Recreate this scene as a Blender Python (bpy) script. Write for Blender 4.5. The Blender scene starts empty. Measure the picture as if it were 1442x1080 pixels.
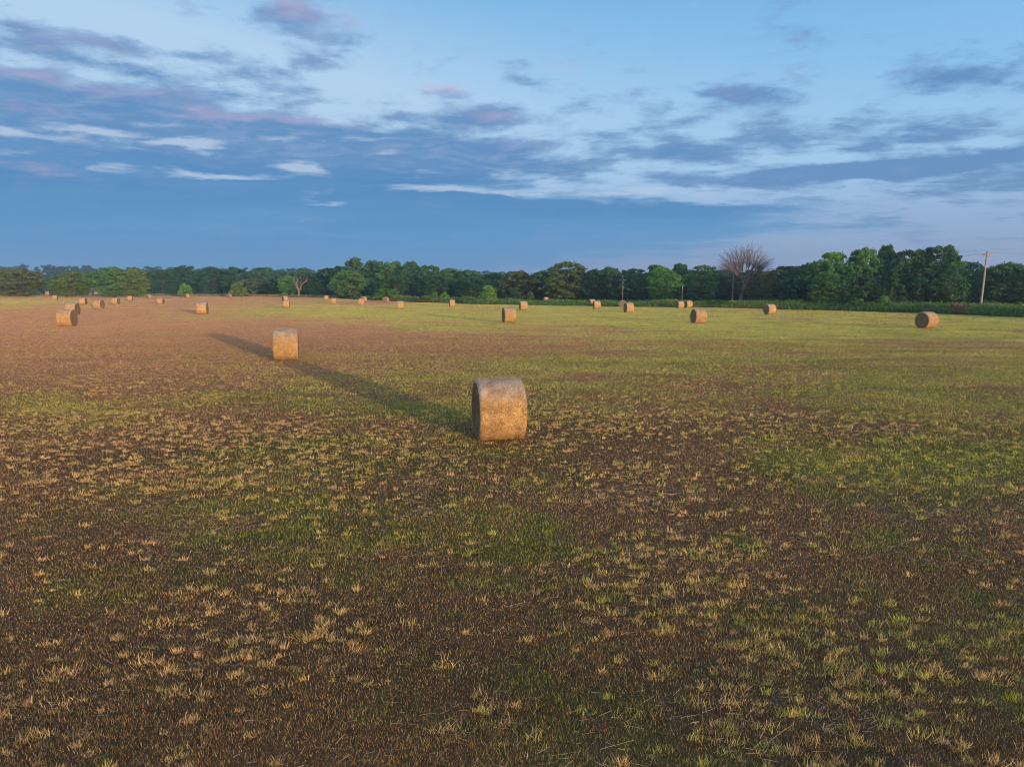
import bpy, math, random
import numpy as np

S = bpy.context.scene
COL = S.collection
RAD = math.radians

# ------------------------------------------------------------------ camera
FPX, CX, CY = 980.0, 721.0, 540.0          # focal length and centre in photo pixels (1442 x 1080)
PITCH = RAD(8.07)
CAM_H = 4.0
cam_data = bpy.data.cameras.new("camera")
cam_data.sensor_width = 36.0
cam_data.lens = FPX / 1442.0 * 36.0
cam_data.clip_start = 0.1
cam_data.clip_end = 6000.0
cam = bpy.data.objects.new("camera", cam_data)
COL.objects.link(cam)
cam.location = (0, 0, CAM_H)
cam.rotation_euler = (RAD(90) - PITCH, 0, 0)
S.camera = cam

# ------------------------------------------------------------------ exposure / render settings
S.view_settings.view_transform = 'Standard'
S.view_settings.look = 'None'
S.view_settings.gamma = 1.0
S.view_settings.exposure = 0.32
S.cycles.max_bounces = 4
S.cycles.diffuse_bounces = 3
S.cycles.glossy_bounces = 1
S.cycles.transmission_bounces = 2
S.cycles.volume_bounces = 0
S.cycles.filter_width = 1.0
S.cycles.use_adaptive_sampling = False
S.cycles.use_denoising = True
S.cycles.denoiser = 'OPENIMAGEDENOISE'
S.cycles.denoising_input_passes = 'RGB_ALBEDO_NORMAL'
S.cycles.denoising_prefilter = 'ACCURATE'
S.cycles.sample_clamp_indirect = 3.0

SUN_EL, SUN_AZ = 4.0, 148.0                 # degrees; azimuth clockwise from the view direction (+Y)


def lin(r, g, b):
    f = lambda c: c / 12.92 if c <= 0.04045 else ((c + 0.055) / 1.055) ** 2.4
    return (f(r / 255.0), f(g / 255.0), f(b / 255.0), 1.0)


# ------------------------------------------------------------------ world
def build_world():
    w = bpy.data.worlds.new("World")
    S.world = w
    w.use_nodes = True
    nt = w.node_tree
    N, L = nt.nodes, nt.links
    bg = N['Background']
    STR = 0.12
    bg.inputs[1].default_value = STR

    def val(x):
        return x

    def plug(sock, v):
        if hasattr(v, 'is_linked') or hasattr(v, 'node'):
            L.new(v, sock)
        else:
            sock.default_value = v

    def m(op, a, b=0.0, c=0.0, clamp=False):
        n = N.new('ShaderNodeMath'); n.operation = op; n.use_clamp = clamp
        plug(n.inputs[0], a); plug(n.inputs[1], b); plug(n.inputs[2], c)
        return n.outputs[0]

    def vm(op, a, b=(0, 0, 0), c=(0, 0, 0)):
        n = N.new('ShaderNodeVectorMath'); n.operation = op
        plug(n.inputs[0], a); plug(n.inputs[1], b); plug(n.inputs[2], c)
        return n.outputs['Value'] if op == 'DOT_PRODUCT' else n.outputs[0]

    def comb(x, y, z=0.0):
        n = N.new('ShaderNodeCombineXYZ')
        plug(n.inputs[0], x); plug(n.inputs[1], y); plug(n.inputs[2], z)
        return n.outputs[0]

    def smooth(x, lo, hi):
        n = N.new('ShaderNodeMapRange'); n.interpolation_type = 'SMOOTHSTEP'
        plug(n.inputs[0], x); n.inputs[1].default_value = min(lo, hi); n.inputs[2].default_value = max(lo, hi)
        n.inputs[3].default_value = 0.0 if lo < hi else 1.0; n.inputs[4].default_value = 1.0 if lo < hi else 0.0
        return n.outputs[0]

    def mix(f, a, b):
        n = N.new('ShaderNodeMix'); n.data_type = 'RGBA'; n.clamp_factor = True
        plug(n.inputs[0], f); plug(n.inputs[6], a); plug(n.inputs[7], b)
        return n.outputs[2]

    def noise(vec, scale, detail=5.0, rough=0.55, w_=0.0):
        n = N.new('ShaderNodeTexNoise'); n.noise_dimensions = '4D'
        plug(n.inputs['Vector'], vec); n.inputs['W'].default_value = w_
        n.inputs['Scale'].default_value = scale; n.inputs['Detail'].default_value = detail
        n.inputs['Roughness'].default_value = rough
        return n

    tc = N.new('ShaderNodeTexCoord')
    d = tc.outputs['Generated']
    sp = N.new('ShaderNodeSeparateXYZ'); L.new(d, sp.inputs[0])
    x, y, z = sp.outputs
    zc = m('MAXIMUM', z, 0.0)
    az = m('MULTIPLY', m('ARCTAN2', x, y), 180 / math.pi)
    el = m('MULTIPLY', m('ARCSINE', m('MINIMUM', zc, 1.0)), 180 / math.pi)
    zz = m('ADD', zc, 0.055)
    plane = comb(m('DIVIDE', x, zz), m('DIVIDE', y, zz))        # cloud deck seen in perspective

    # warp of the sky angles so the hand-placed clouds get ragged edges
    nw = noise(plane, 1.3, 5, 0.6, 3.1)
    wv = vm('MULTIPLY', vm('SUBTRACT', nw.outputs['Color'], (0.5, 0.5, 0.5)), (7.0, 2.6, 0.0))
    sky_co = comb(az, el)
    sky_cw = vm('ADD', sky_co, wv)

    def sky_pt(u, v):
        a = (u - CX) / FPX; b = (CY - v) / FPX
        yy = math.cos(PITCH) + b * math.sin(PITCH); z_ = -math.sin(PITCH) + b * math.cos(PITCH)
        return math.degrees(math.atan2(a, yy)), math.degrees(math.atan2(z_, math.hypot(a, yy)))

    K = math.degrees(1 / FPX)


    def blobs(co, items):
        acc = None
        for (u, v, ru, rv, amp) in items:
            a0, e0 = sky_pt(u, v)
            ra, re = ru * K, rv * K
            q = vm('MULTIPLY_ADD', co, (1 / ra, 1 / re, 0), (-a0 / ra, -e0 / re, 0))
            p = m('POWER', 0.36788, vm('DOT_PRODUCT', q, q))
            acc = m('MULTIPLY', p, amp) if acc is None else m('MULTIPLY_ADD', p, amp, acc)
        return acc

    def ramp(f, stops):
        n = N.new('ShaderNodeValToRGB')
        plug(n.inputs[0], f)
        e = n.color_ramp.elements
        while len(e) < len(stops):
            e.new(0.5)
        for k, (p, c) in enumerate(stops):
            e[k].position = p; e[k].color = c
        return n.outputs[0]

    # clear sky on the side away from the sun, by elevation
    clear = ramp(m('DIVIDE', el, 60.0, clamp=True), [
        (0.000, lin(140, 162, 198)), (0.035, lin(146, 168, 204)), (0.09, lin(146, 178, 215)),
        (0.15, lin(152, 196, 232)), (0.22, lin(138, 192, 234)), (0.30, lin(126, 184, 229)),
        (0.38, lin(110, 172, 222)), (0.60, lin(130, 165, 200)), (1.0, lin(150, 165, 185))])
    pale = blobs(sky_co, [(0, 60, 520, 120, .75), (250, 130, 420, 80, .55), (760, 190, 420, 80, .45), (1150, 230, 420, 60, .25),
                          (-250, 150, 400, 200, .5)])
    clear = mix(pale, clear, lin(176, 208, 236))

    st = vm('MULTIPLY', vm('ADD', plane, vm('MULTIPLY', vm('SUBTRACT', noise(plane, 3.0, 3, 0.5, 9.0).outputs['Color'], (0.5, 0.5, 0.5)), (0.5, 0.3, 0.0))), (0.85, 1.15, 1.0))
    n1 = noise(st, 2.6, 8, 0.62, 1.3).outputs[0]
    n2 = noise(st, 7.5, 5, 0.6, 4.9).outputs[0]
    n3 = noise(vm('MULTIPLY', sky_co, (0.22, 0.62, 0.0)), 1.0, 7, 0.62, 2.2).outputs[0]
    nn = m('ADD', m('ADD', m('MULTIPLY', m('SUBTRACT', n1, 0.5), 1.9), m('MULTIPLY', m('SUBTRACT', n3, 0.5), 2.3)), m('MULTIPLY', m('SUBTRACT', n2, 0.5), 0.9))

    # big flat grey-blue bank low in the sky
    bank_b = blobs(sky_cw, [(0, 318, 420, 62, 1.35), (350, 322, 330, 62, 1.25), (640, 320, 260, 52, 1.15), (850, 322, 190, 34, .95),
                            (-420, 310, 420, 80, 1.3), (985, 308, 170, 16, .5), (1120, 322, 170, 7, .35), (1080, 292, 120, 9, .3), (130, 262, 300, 28, .6), (420, 262, 230, 24, .5)])
    bank_n = noise(vm('MULTIPLY', plane, (0.35, 1.0, 1.0)), 1.1, 5, 0.6, 7.7).outputs[0]
    lay = noise(vm('MULTIPLY', sky_cw, (0.045, 0.95, 0.0)), 1.0, 5, 0.6, 5.5).outputs[0]
    bank_b = m('MULTIPLY_ADD', m('SUBTRACT', lay, 0.5), 1.3, bank_b)
    bank = smooth(m('ADD', m('MULTIPLY_ADD', m('SUBTRACT', bank_n, 0.5), 0.9, bank_b), m('MULTIPLY', nn, 0.42)), 0.12, 1.05)
    bank_col = ramp(m('DIVIDE', el, 12.0, clamp=True), [
        (0.0, lin(110, 163, 211)), (0.12, lin(98, 156, 206)), (0.35, lin(82, 146, 198)), (0.6, lin(80, 138, 190)), (1.0, lin(92, 140, 190))])

    # broken altocumulus: darker grey-blue clouds
    dark_b = blobs(sky_cw, [
        (30, 225, 160, 20, .55), (380, 180, 170, 26, .35), (560, 235, 200, 20, .35), (180, 215, 200, 22, .3), (500, 60, 60, 10, .2), (760, 110, 60, 12, .22), (960, 160, 80, 14, .3), (1210, 205, 130, 9, .22), (1330, 265, 140, 9, .3), (850, 225, 70, 10, .3), (920, 190, 50, 8, .3), (700, 215, 60, 9, .3), (640, 175, 50, 8, .3), (560, 165, 60, 8, .3), (440, 85, 50, 8, .25), (60, 50, 120, 7, .25), (190, 62, 90, 7, .25), (20, 130, 90, 8, .3), (420, 130, 60, 8, .3), (130, 150, 120, 8, .25), (200, 100, 60, 8, .3), (330, 130, 40, 7, .3), (1080, 195, 80, 12, .3), (60, 155, 190, 16, .40), (120, 118, 150, 12, .38), (90, 78, 140, 11, .35), (270, 78, 60, 13, .40),
        (380, 108, 80, 14, .38), (250, 160, 130, 16, .35), (330, 196, 230, 22, .62), (480, 205, 150, 20, .6), (600, 200, 90, 22, .45),
        (640, 232, 160, 18, .55), (780, 238, 80, 18, .55), (700, 165, 70, 14, .35), (820, 192, 60, 11, .38), (905, 215, 70, 12, .45),
        (985, 214, 60, 12, .45), (1090, 250, 130, 13, 1.15), (1250, 238, 120, 10, .5), (1390, 226, 120, 11, .85), (1160, 190, 110, 16, .22),
        (1050, 135, 70, 14, .42), (1110, 120, 60, 12, .28), (1330, 118, 45, 13, .55), (1410, 90, 60, 22, .6), (1290, 190, 60, 14, .35),
        (620, 130, 40, 10, .42), (410, 20, 60, 20, .5), (560, 265, 130, 12, .4), (1010, 180, 160, 18, .22), (830, 150, 120, 20, .2),
        (1000, 290, 140, 10, .35), (1150, 318, 120, 5, .3), (-200, 200, 250, 90, .4), (1650, 200, 200, 70, .45), (730, 300, 130, 20, .4)])
    mr = N.new('ShaderNodeMapRange'); L.new(az, mr.inputs[0])
    mr.inputs[1].default_value = -5; mr.inputs[2].default_value = 20; mr.inputs[3].default_value = 1.45; mr.inputs[4].default_value = 1.15
    right_fade = mr.outputs[0]
    dark = smooth(m('ADD', nn, m('MULTIPLY', dark_b, right_fade)), 0.10, 1.0)
    dark_col = mix(smooth(n2, 0.4, 0.7), lin(86, 136, 187), lin(120, 153, 196))
    dark_col = mix(smooth(az, 8, 30), dark_col, lin(92, 138, 188))

    lay2 = noise(vm('MULTIPLY', sky_cw, (0.03, 0.70, 0.0)), 1.0, 6, 0.62, 8.5).outputs[0]
    bank_col = mix(m('MULTIPLY', smooth(lay2, 0.40, 0.78), 0.45), bank_col, lin(120, 166, 208))
    bank_col = mix(m('MULTIPLY', smooth(lay2, 0.55, 0.25), 0.25), bank_col, lin(66, 124, 178))
    # lit pink tops and bright gaps
    pink_b = blobs(sky_cw, [
        (408, 10, 45, 11, .6), (505, 25, 50, 14, .35), (617, 122, 38, 9, .75), (690, 166, 38, 6, .42), (445, 168, 90, 7, .55),
        (310, 160, 60, 9, .45), (40, 105, 120, 9, .35), (170, 66, 90, 9, .3), (150, 130, 90, 8, .3), (860, 165, 60, 9, .35),
        (810, 92, 50, 10, .35), (1100, 110, 50, 9, .25), (110, 165, 90, 8, .3), (230, 215, 90, 7, .3), (60, 235, 100, 6, .35)])
    pink = smooth(m('MULTIPLY_ADD', nn, 0.6, pink_b), 0.10, 0.85)
    white_b = blobs(sky_cw, [
        (40, 190, 55, 7, 1.0), (130, 183, 50, 4, .9), (270, 208, 45, 7, 1.15), (215, 205, 30, 4, .6), (310, 245, 55, 5, 1.15), (430, 240, 20, 9, .9), (405, 236, 30, 4, .6), (620, 268, 70, 6, 1.0), (700, 272, 40, 4, .7), (590, 245, 40, 4, .5), (560, 215, 30, 5, .55), (230, 175, 40, 5, .5), (170, 215, 30, 3, .5),
        (860, 272, 70, 8, .6), (150, 235, 60, 4, .6), (60, 215, 80, 4, .55), (770, 262, 60, 7, .5), (520, 195, 40, 6, .5),
        (460, 282, 30, 4, .6), (1000, 268, 120, 8, .4), (400, 200, 60, 5, .5), (720, 245, 50, 6, .4), (930, 250, 40, 8, .35), (1120, 282, 110, 5, .3)])
    white = smooth(m('ADD', m('MULTIPLY_ADD', nn, -0.55, white_b), m('MULTIPLY', m('SUBTRACT', n2, 0.5), 1.6)), 0.22, 1.05)

    c = mix(m('MULTIPLY', dark, 0.92), clear, dark_col)
    c = mix(m('MULTIPLY', bank, 0.97), c, bank_col)
    c = mix(m('MULTIPLY', pink, 0.50), c, lin(192, 176, 206))
    c = mix(m('MULTIPLY', white, 0.72), c, lin(190, 208, 232))
    scl = N.new('ShaderNodeMix'); scl.data_type = 'RGBA'; scl.blend_type = 'MULTIPLY'
    scl.inputs[0].default_value = 1.0
    L.new(c, scl.inputs[6]); scl.inputs[7].default_value = (0.84 / STR,) * 3 + (1,)
    east = scl.outputs[2]

    # sky towards the low sun (behind the camera), boosted unseen to lift the ground
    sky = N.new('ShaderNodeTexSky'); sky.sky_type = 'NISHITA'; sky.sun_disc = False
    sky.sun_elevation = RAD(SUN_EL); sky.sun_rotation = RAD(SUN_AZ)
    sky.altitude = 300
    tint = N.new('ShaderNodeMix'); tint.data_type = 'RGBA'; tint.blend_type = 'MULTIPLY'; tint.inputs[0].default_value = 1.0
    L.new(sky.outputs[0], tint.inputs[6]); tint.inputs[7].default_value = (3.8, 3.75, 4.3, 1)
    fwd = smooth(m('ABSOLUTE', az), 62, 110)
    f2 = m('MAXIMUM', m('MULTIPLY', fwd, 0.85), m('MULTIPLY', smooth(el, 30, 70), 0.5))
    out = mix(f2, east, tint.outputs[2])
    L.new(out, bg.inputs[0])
    w.cycles.sampling_method = 'MANUAL'
    w.cycles.sample_map_resolution = 512


build_world()

# ------------------------------------------------------------------ sun
sun_data = bpy.data.lights.new("sun", 'SUN')
sun_data.energy = 4.3
sun_data.angle = RAD(0.7)
sun_data.color = (1.0, 0.64, 0.36)
sun = bpy.data.objects.new("sun", sun_data)
COL.objects.link(sun)
sun.location = (40, -60, 30)
sun.rotation_euler = (RAD(90 - SUN_EL), 0, RAD(180 - SUN_AZ) + RAD(0))

# ------------------------------------------------------------------ helpers
rng = np.random.default_rng(7)


def tag(o, label=None, cat=None, group=None, kind=None):
    if label: o['label'] = label
    if cat: o['category'] = cat
    if group: o['group'] = group
    if kind: o['kind'] = kind
    return o


def link(name, data, parent=None, loc=None):
    o = bpy.data.objects.new(name, data)
    COL.objects.link(o)
    if parent is not None: o.parent = parent
    if loc is not None: o.location = loc
    return o


def mesh_from(name, verts, tris=None, quads=None, col=None, mats=(), smooth=False):
    """numpy arrays -> mesh; col is an (n,3) colour per vertex stored as attribute 'col'."""
    me = bpy.data.meshes.new(name)
    verts = np.asarray(verts, dtype=np.float32)
    me.vertices.add(len(verts))
    me.vertices.foreach_set('co', verts.ravel())
    idx, start, pos = [], [], 0
    for arr, k in ((tris, 3), (quads, 4)):
        if arr is not None and len(arr):
            arr = np.asarray(arr, dtype=np.int32)
            idx.append(arr.ravel())
            start.append(pos + np.arange(len(arr), dtype=np.int32) * k)
            pos += arr.size
    idx = np.concatenate(idx); start = np.concatenate(start)
    me.loops.add(len(idx)); me.loops.foreach_set('vertex_index', idx)
    me.polygons.add(len(start)); me.polygons.foreach_set('loop_start', start)
    if smooth:
        me.polygons.foreach_set('use_smooth', np.ones(len(start), dtype=bool))
    me.update(calc_edges=True)
    if col is not None:
        a = me.attributes.new('col', 'FLOAT_COLOR', 'POINT')
        c4 = np.ones((len(verts), 4), dtype=np.float32); c4[:, :3] = col
        a.data.foreach_set('color', c4.ravel())
    for mt in mats:
        me.materials.append(mt)
    return me


def hash2(ix, iy, seed):
    h = (ix.astype(np.int64) * 374761393 + iy.astype(np.int64) * 668265263 + seed * 974711) & 0xFFFFFFFF
    h = ((h ^ (h >> 13)) * 1274126177) & 0xFFFFFFFF
    h = h ^ (h >> 16)
    return (h & 0xFFFF) / 65535.0


def vnoise(x, y, seed=0):
    x = np.asarray(x, float); y = np.asarray(y, float)
    ix = np.floor(x); iy = np.floor(y)
    fx = x - ix; fy = y - iy
    fx = fx * fx * (3 - 2 * fx); fy = fy * fy * (3 - 2 * fy)
    a = hash2(ix, iy, seed); b = hash2(ix + 1, iy, seed); c = hash2(ix, iy + 1, seed); d = hash2(ix + 1, iy + 1, seed)
    return a + (b - a) * fx + (c - a) * fy + (a - b - c + d) * fx * fy


def fbm(x, y, seed=0, octs=4):
    t = 0; amp = 0.5; n = 0
    for k in range(octs):
        t = t + amp * vnoise(x * 2 ** k + 17.3 * k, y * 2 ** k - 9.1 * k, seed + k); n += amp; amp *= 0.5
    return t / n


def height(x, y):
    return (fbm(x / 9.0, y / 9.0, 5, 3) - 0.5) * 0.16


CP, SP_ = math.cos(PITCH), math.sin(PITCH)
V_H = CY - FPX * math.tan(PITCH)             # photo row of the horizon


def ground_at(u, v):
    a = (u - CX) / FPX; b = (CY - v) / FPX
    dy = CP + b * SP_; dz = -SP_ + b * CP
    t = -CAM_H / dz
    return a * t, dy * t


def ground_xy(u, D):
    """ground point at depth D straight ahead, in the direction of photo column u."""
    return (u - CX) / FPX * CP * D, D


def height_for(v, D):
    """world height of something seen at photo row v when it stands at depth D."""
    b = (CY - v) / FPX
    return CAM_H + D * (-SP_ + b * CP) / (CP + b * SP_)


def photo_uv(x, y):
    y = np.maximum(y, 3.0)
    depth = y * CP + CAM_H * SP_
    up = y * SP_ - CAM_H * CP
    return CX + FPX * x / depth, CY - FPX * up / depth


# ------------------------------------------------------------------ where the field is green, brown or pale
GU = np.array([-300, 0, 180, 360, 540, 720, 900, 1080, 1260, 1442, 1800.])
GV = np.array([417, 424, 432, 444, 460, 475, 490, 510, 540, 570, 600, 630, 660, 700, 760, 850, 950, 1080.])
GT = np.array([
    [.40, .45, .10, .10, .15, .20, .15, .10, .10, .10, .1],
    [.50, .60, .15, .25, .45, .20, .15, .10, .10, .30, .3],
    [.20, .20, .10, .40, .80, .75, .70, .35, .25, .60, .6],
    [.10, .08, .10, .45, .75, .90, .90, .85, .70, .90, .9],
    [.10, .08, .06, .10, .25, .70, .90, .90, .85, .90, .9],
    [.10, .08, .05, .05, .10, .25, .55, .80, .85, .85, .9],
    [.10, .08, .06, .08, .10, .30, .35, .65, .80, .80, .8],
    [.10, .15, .12, .20, .45, .60, .75, .60, .75, .75, .8],
    [.30, .35, .30, .22, .65, .70, .60, .50, .65, .70, .7],
    [.50, .60, .50, .25, .60, .50, .50, .42, .58, .65, .7],
    [.30, .32, .28, .22, .50, .30, .30, .28, .52, .65, .7],
    [.12, .12, .15, .40, .45, .35, .22, .35, .62, .70, .7],
    [.10, .10, .20, .58, .42, .30, .20, .30, .65, .70, .7],
    [.08, .08, .35, .60, .35, .30, .15, .30, .50, .50, .5],
    [.10, .12, .30, .42, .35, .42, .20, .25, .32, .30, .3],
    [.12, .12, .18, .22, .35, .50, .35, .28, .38, .35, .3],
    [.12, .14, .18, .18, .24, .34, .22, .24, .35, .30, .3],
    [.12, .14, .18, .14, .18, .18, .18, .22, .28, .28, .3]])


def table(tab, u, v):
    u = np.clip(u, GU[0], GU[-1] - 1e-3); v = np.clip(v, GV[0], GV[-1] - 1e-3)
    i = np.searchsorted(GU, u, side='right') - 1; j = np.searchsorted(GV, v, side='right') - 1
    fu = (u - GU[i]) / (GU[i + 1] - GU[i]); fv = (v - GV[j]) / (GV[j + 1] - GV[j])
    a = tab[j, i] * (1 - fu) + tab[j, i + 1] * fu
    b = tab[j + 1, i] * (1 - fu) + tab[j + 1, i + 1] * fu
    return a * (1 - fv) + b * fv


BROWN = np.array((0.440, 0.240, 0.103))
UMBER = np.array((0.270, 0.172, 0.088))
PINK = np.array((0.60, 0.320, 0.162))
GREEN = np.array((0.255, 0.280, 0.055))
YELLOW = np.array((0.53, 0.51, 0.120))
STRAWC = np.array((0.60, 0.40, 0.17))


def dnoise(x, y, sx, sy, seed, octs=4):
    """patchy noise whose grain coarsens with distance from the start of the field, in steps that blend."""
    lv = np.clip(np.log(np.maximum(np.hypot(x, y), 1) / 12.0) / np.log(2.4), 0, 2.999)
    k = np.floor(lv); f = lv - k
    out = np.zeros(len(x))
    for i in range(4):
        w = np.where(k == i, 1 - f, 0) + np.where(k + 1 == i, f, 0)
        m = w > 0
        if m.any():
            q = 2.4 ** i
            out[m] += w[m] * fbm(x[m] / (sx * q) + 7.7 * i, y[m] / (sy * q) - 3.3 * i, seed + 100 * i, octs)
    return out


def field_mix(x, y):
    """greenness, paleness and a mid-scale noise for points of the field."""
    u, v = photo_uv(x, y)
    r = np.hypot(x, y)
    uw = u + (dnoise(x, y, 3.0, 2.2, 501) - 0.5) * 280 + (dnoise(x, y, 7.0, 2.0, 521) - 0.5) * 260
    vw = v + (dnoise(x, y, 3.0, 2.4, 511) - 0.5) * np.clip((v - 405) * 0.5, 4, 120)
    g = table(GT, uw, vw)
    n = dnoise(x, y, 2.1, 1.5, 21, 5) - 0.5
    n2 = dnoise(x, y, 0.6, 0.45, 33) - 0.5
    streak = fbm((x - 0.25 * y) / 14.0, (y + 0.18 * x) / 1.1, 61, 3) - 0.5
    # mower swaths curving round the right-hand side of the field
    lane = np.hypot(x - 30, (y + 60) * 0.9) + 1.2 * (fbm(x / 16, y / 16, 401, 2) - 0.5)
    swath = np.exp(-(((lane / 3.1) % 1.0 - 0.5) / 0.13) ** 2) * np.clip((r - 16) / 25, 0, 1) * np.clip((x + 0.25 * y) / 22, 0, 1)
    streak = streak - 0.55 * swath
    g = g + n * 1.0 + n2 * 0.75 + streak * 0.6 * np.clip((r - 20) / 40, 0, 1)
    g = np.clip((g - 0.26) / 0.50, 0, 1)
    pale = np.clip((640 - v) / 170.0, 0, 1) * np.clip(1.15 - (u - 250) / 1500.0, 0.45, 1.0)
    pale = np.clip(pale + (fbm(x / 3.1, y / 2.0, 71, 4) - 0.5) * 0.9 + streak * 0.5, 0, 1)
    return g, pale, n2


def field_colour(x, y, grain=False):
    g, pale, n2 = field_mix(x, y)
    if grain:                                   # single stems are either dry or green
        g = (rng.uniform(0, 1, len(x)) < g * 0.92 + 0.04) * rng.uniform(0.6, 1.0, len(x))
    dry = BROWN + (PINK - BROWN) * pale[:, None]
    k = np.clip(0.5 - pale + n2 * 0.8, 0, 0.75)
    dry = dry + (UMBER - dry) * k[:, None]
    yl = np.clip(0.28 + 0.65 * pale + 0.22 * np.clip((np.hypot(x, y) - 15) / 40, 0, 1) + (fbm(x / 2.3, y / 1.7, 91, 3) - 0.5) * 1.4, 0, 1)
    grn = GREEN + (YELLOW - GREEN) * yl[:, None]
    return dry + (grn - dry) * g[:, None], g, pale


# ------------------------------------------------------------------ materials
def new_mat(name):
    mt = bpy.data.materials.new(name)
    mt.use_nodes = True
    nt = mt.node_tree
    b = nt.nodes['Principled BSDF']
    b.inputs['Roughness'].default_value = 0.85
    b.inputs['Specular IOR Level'].default_value = 0.15
    return mt, nt, nt.nodes, nt.links, b


def node(N, t, **kw):
    n = N.new(t)
    for k, v in kw.items():
        setattr(n, k, v)
    return n


def mul_colour(N, L, a, b):
    mx = node(N, 'ShaderNodeMix', data_type='RGBA', blend_type='MULTIPLY')
    mx.inputs[0].default_value = 1.0
    for s, v in ((mx.inputs[6], a), (mx.inputs[7], b)):
        if isinstance(v, tuple): s.default_value = v
        else: L.new(v, s)
    return mx.outputs[2]


def mat_field():
    mt, nt, N, L, b = new_mat("field_ground")
    at = node(N, 'ShaderNodeAttribute', attribute_name='col')
    geo = node(N, 'ShaderNodeNewGeometry')
    n1 = node(N, 'ShaderNodeTexNoise'); n1.inputs['Scale'].default_value = 5.0; n1.inputs['Detail'].default_value = 8; n1.inputs['Roughness'].default_value = 0.7
    n2 = node(N, 'ShaderNodeTexNoise'); n2.inputs['Scale'].default_value = 40.0; n2.inputs['Detail'].default_value = 4
    L.new(geo.outputs['Position'], n1.inputs['Vector']); L.new(geo.outputs['Position'], n2.inputs['Vector'])
    rp = node(N, 'ShaderNodeMapRange'); rp.inputs[1].default_value = 0.3; rp.inputs[2].default_value = 0.7
    rp.inputs[3].default_value = 0.60; rp.inputs[4].default_value = 1.35
    L.new(n1.outputs[0], rp.inputs[0])
    c = mul_colour(N, L, at.outputs['Color'], rp.outputs[0])
    rp2 = node(N, 'ShaderNodeMapRange'); rp2.inputs[1].default_value = 0.3; rp2.inputs[2].default_value = 0.7
    rp2.inputs[3].default_value = 0.75; rp2.inputs[4].default_value = 1.2
    L.new(n2.outputs[0], rp2.inputs[0])
    c = mul_colour(N, L, c, rp2.outputs[0])
    L.new(c, b.inputs['Base Color'])
    bp = node(N, 'ShaderNodeBump'); bp.inputs['Strength'].default_value = 0.9; bp.inputs['Distance'].default_value = 0.12
    L.new(n1.outputs[0], bp.inputs['Height']); L.new(bp.outputs[0], b.inputs['Normal'])
    return mt


def mat_blade(name, trans=0.3):
    """thin leaves and stems coloured by the vertex attribute, letting some light through."""
    mt, nt, N, L, b = new_mat(name)
    at = node(N, 'ShaderNodeAttribute', attribute_name='col')
    L.new(at.outputs['Color'], b.inputs['Base Color'])
    tr = node(N, 'ShaderNodeBsdfTranslucent'); L.new(at.outputs['Color'], tr.inputs[0])
    ms = node(N, 'ShaderNodeMixShader'); ms.inputs[0].default_value = trans
    L.new(b.outputs[0], ms.inputs[1]); L.new(tr.outputs[0], ms.inputs[2])
    L.new(ms.outputs[0], N['Material Output'].inputs[0])
    return mt


def mat_leaf():
    """leaf cards: object colour times a per-card attribute."""
    mt, nt, N, L, b = new_mat("leaf")
    at = node(N, 'ShaderNodeAttribute', attribute_name='col')
    oi = node(N, 'ShaderNodeObjectInfo')
    c = mul_colour(N, L, oi.outputs['Color'], at.outputs['Color'])
    L.new(c, b.inputs['Base Color'])
    b.inputs['Roughness'].default_value = 0.6
    tr = node(N, 'ShaderNodeBsdfTranslucent'); L.new(c, tr.inputs[0])
    ms = node(N, 'ShaderNodeMixShader'); ms.inputs[0].default_value = 0.25
    L.new(b.outputs[0], ms.inputs[1]); L.new(tr.outputs[0], ms.inputs[2])
    L.new(ms.outputs[0], N['Material Output'].inputs[0])
    return mt


def mat_noise(name, c1, c2, scale=6.0, stretch=(1, 1, 1), bump=0.4, dist=0.02):
    mt, nt, N, L, b = new_mat(name)
    tc = node(N, 'ShaderNodeTexCoord')
    mp = node(N, 'ShaderNodeMapping'); mp.inputs['Scale'].default_value = stretch
    L.new(tc.outputs['Object'], mp.inputs[0])
    n1 = node(N, 'ShaderNodeTexNoise'); n1.inputs['Scale'].default_value = scale; n1.inputs['Detail'].default_value = 6; n1.inputs['Roughness'].default_value = 0.65
    L.new(mp.outputs[0], n1.inputs['Vector'])
    cr = node(N, 'ShaderNodeValToRGB')
    cr.color_ramp.elements[0].position = 0.3; cr.color_ramp.elements[0].color = c1
    cr.color_ramp.elements[1].position = 0.7; cr.color_ramp.elements[1].color = c2
    L.new(n1.outputs[0], cr.inputs[0]); L.new(cr.outputs[0], b.inputs['Base Color'])
    bp = node(N, 'ShaderNodeBump'); bp.inputs['Strength'].default_value = bump; bp.inputs['Distance'].default_value = dist
    L.new(n1.outputs[0], bp.inputs['Height']); L.new(bp.outputs[0], b.inputs['Normal'])
    return mt


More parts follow.
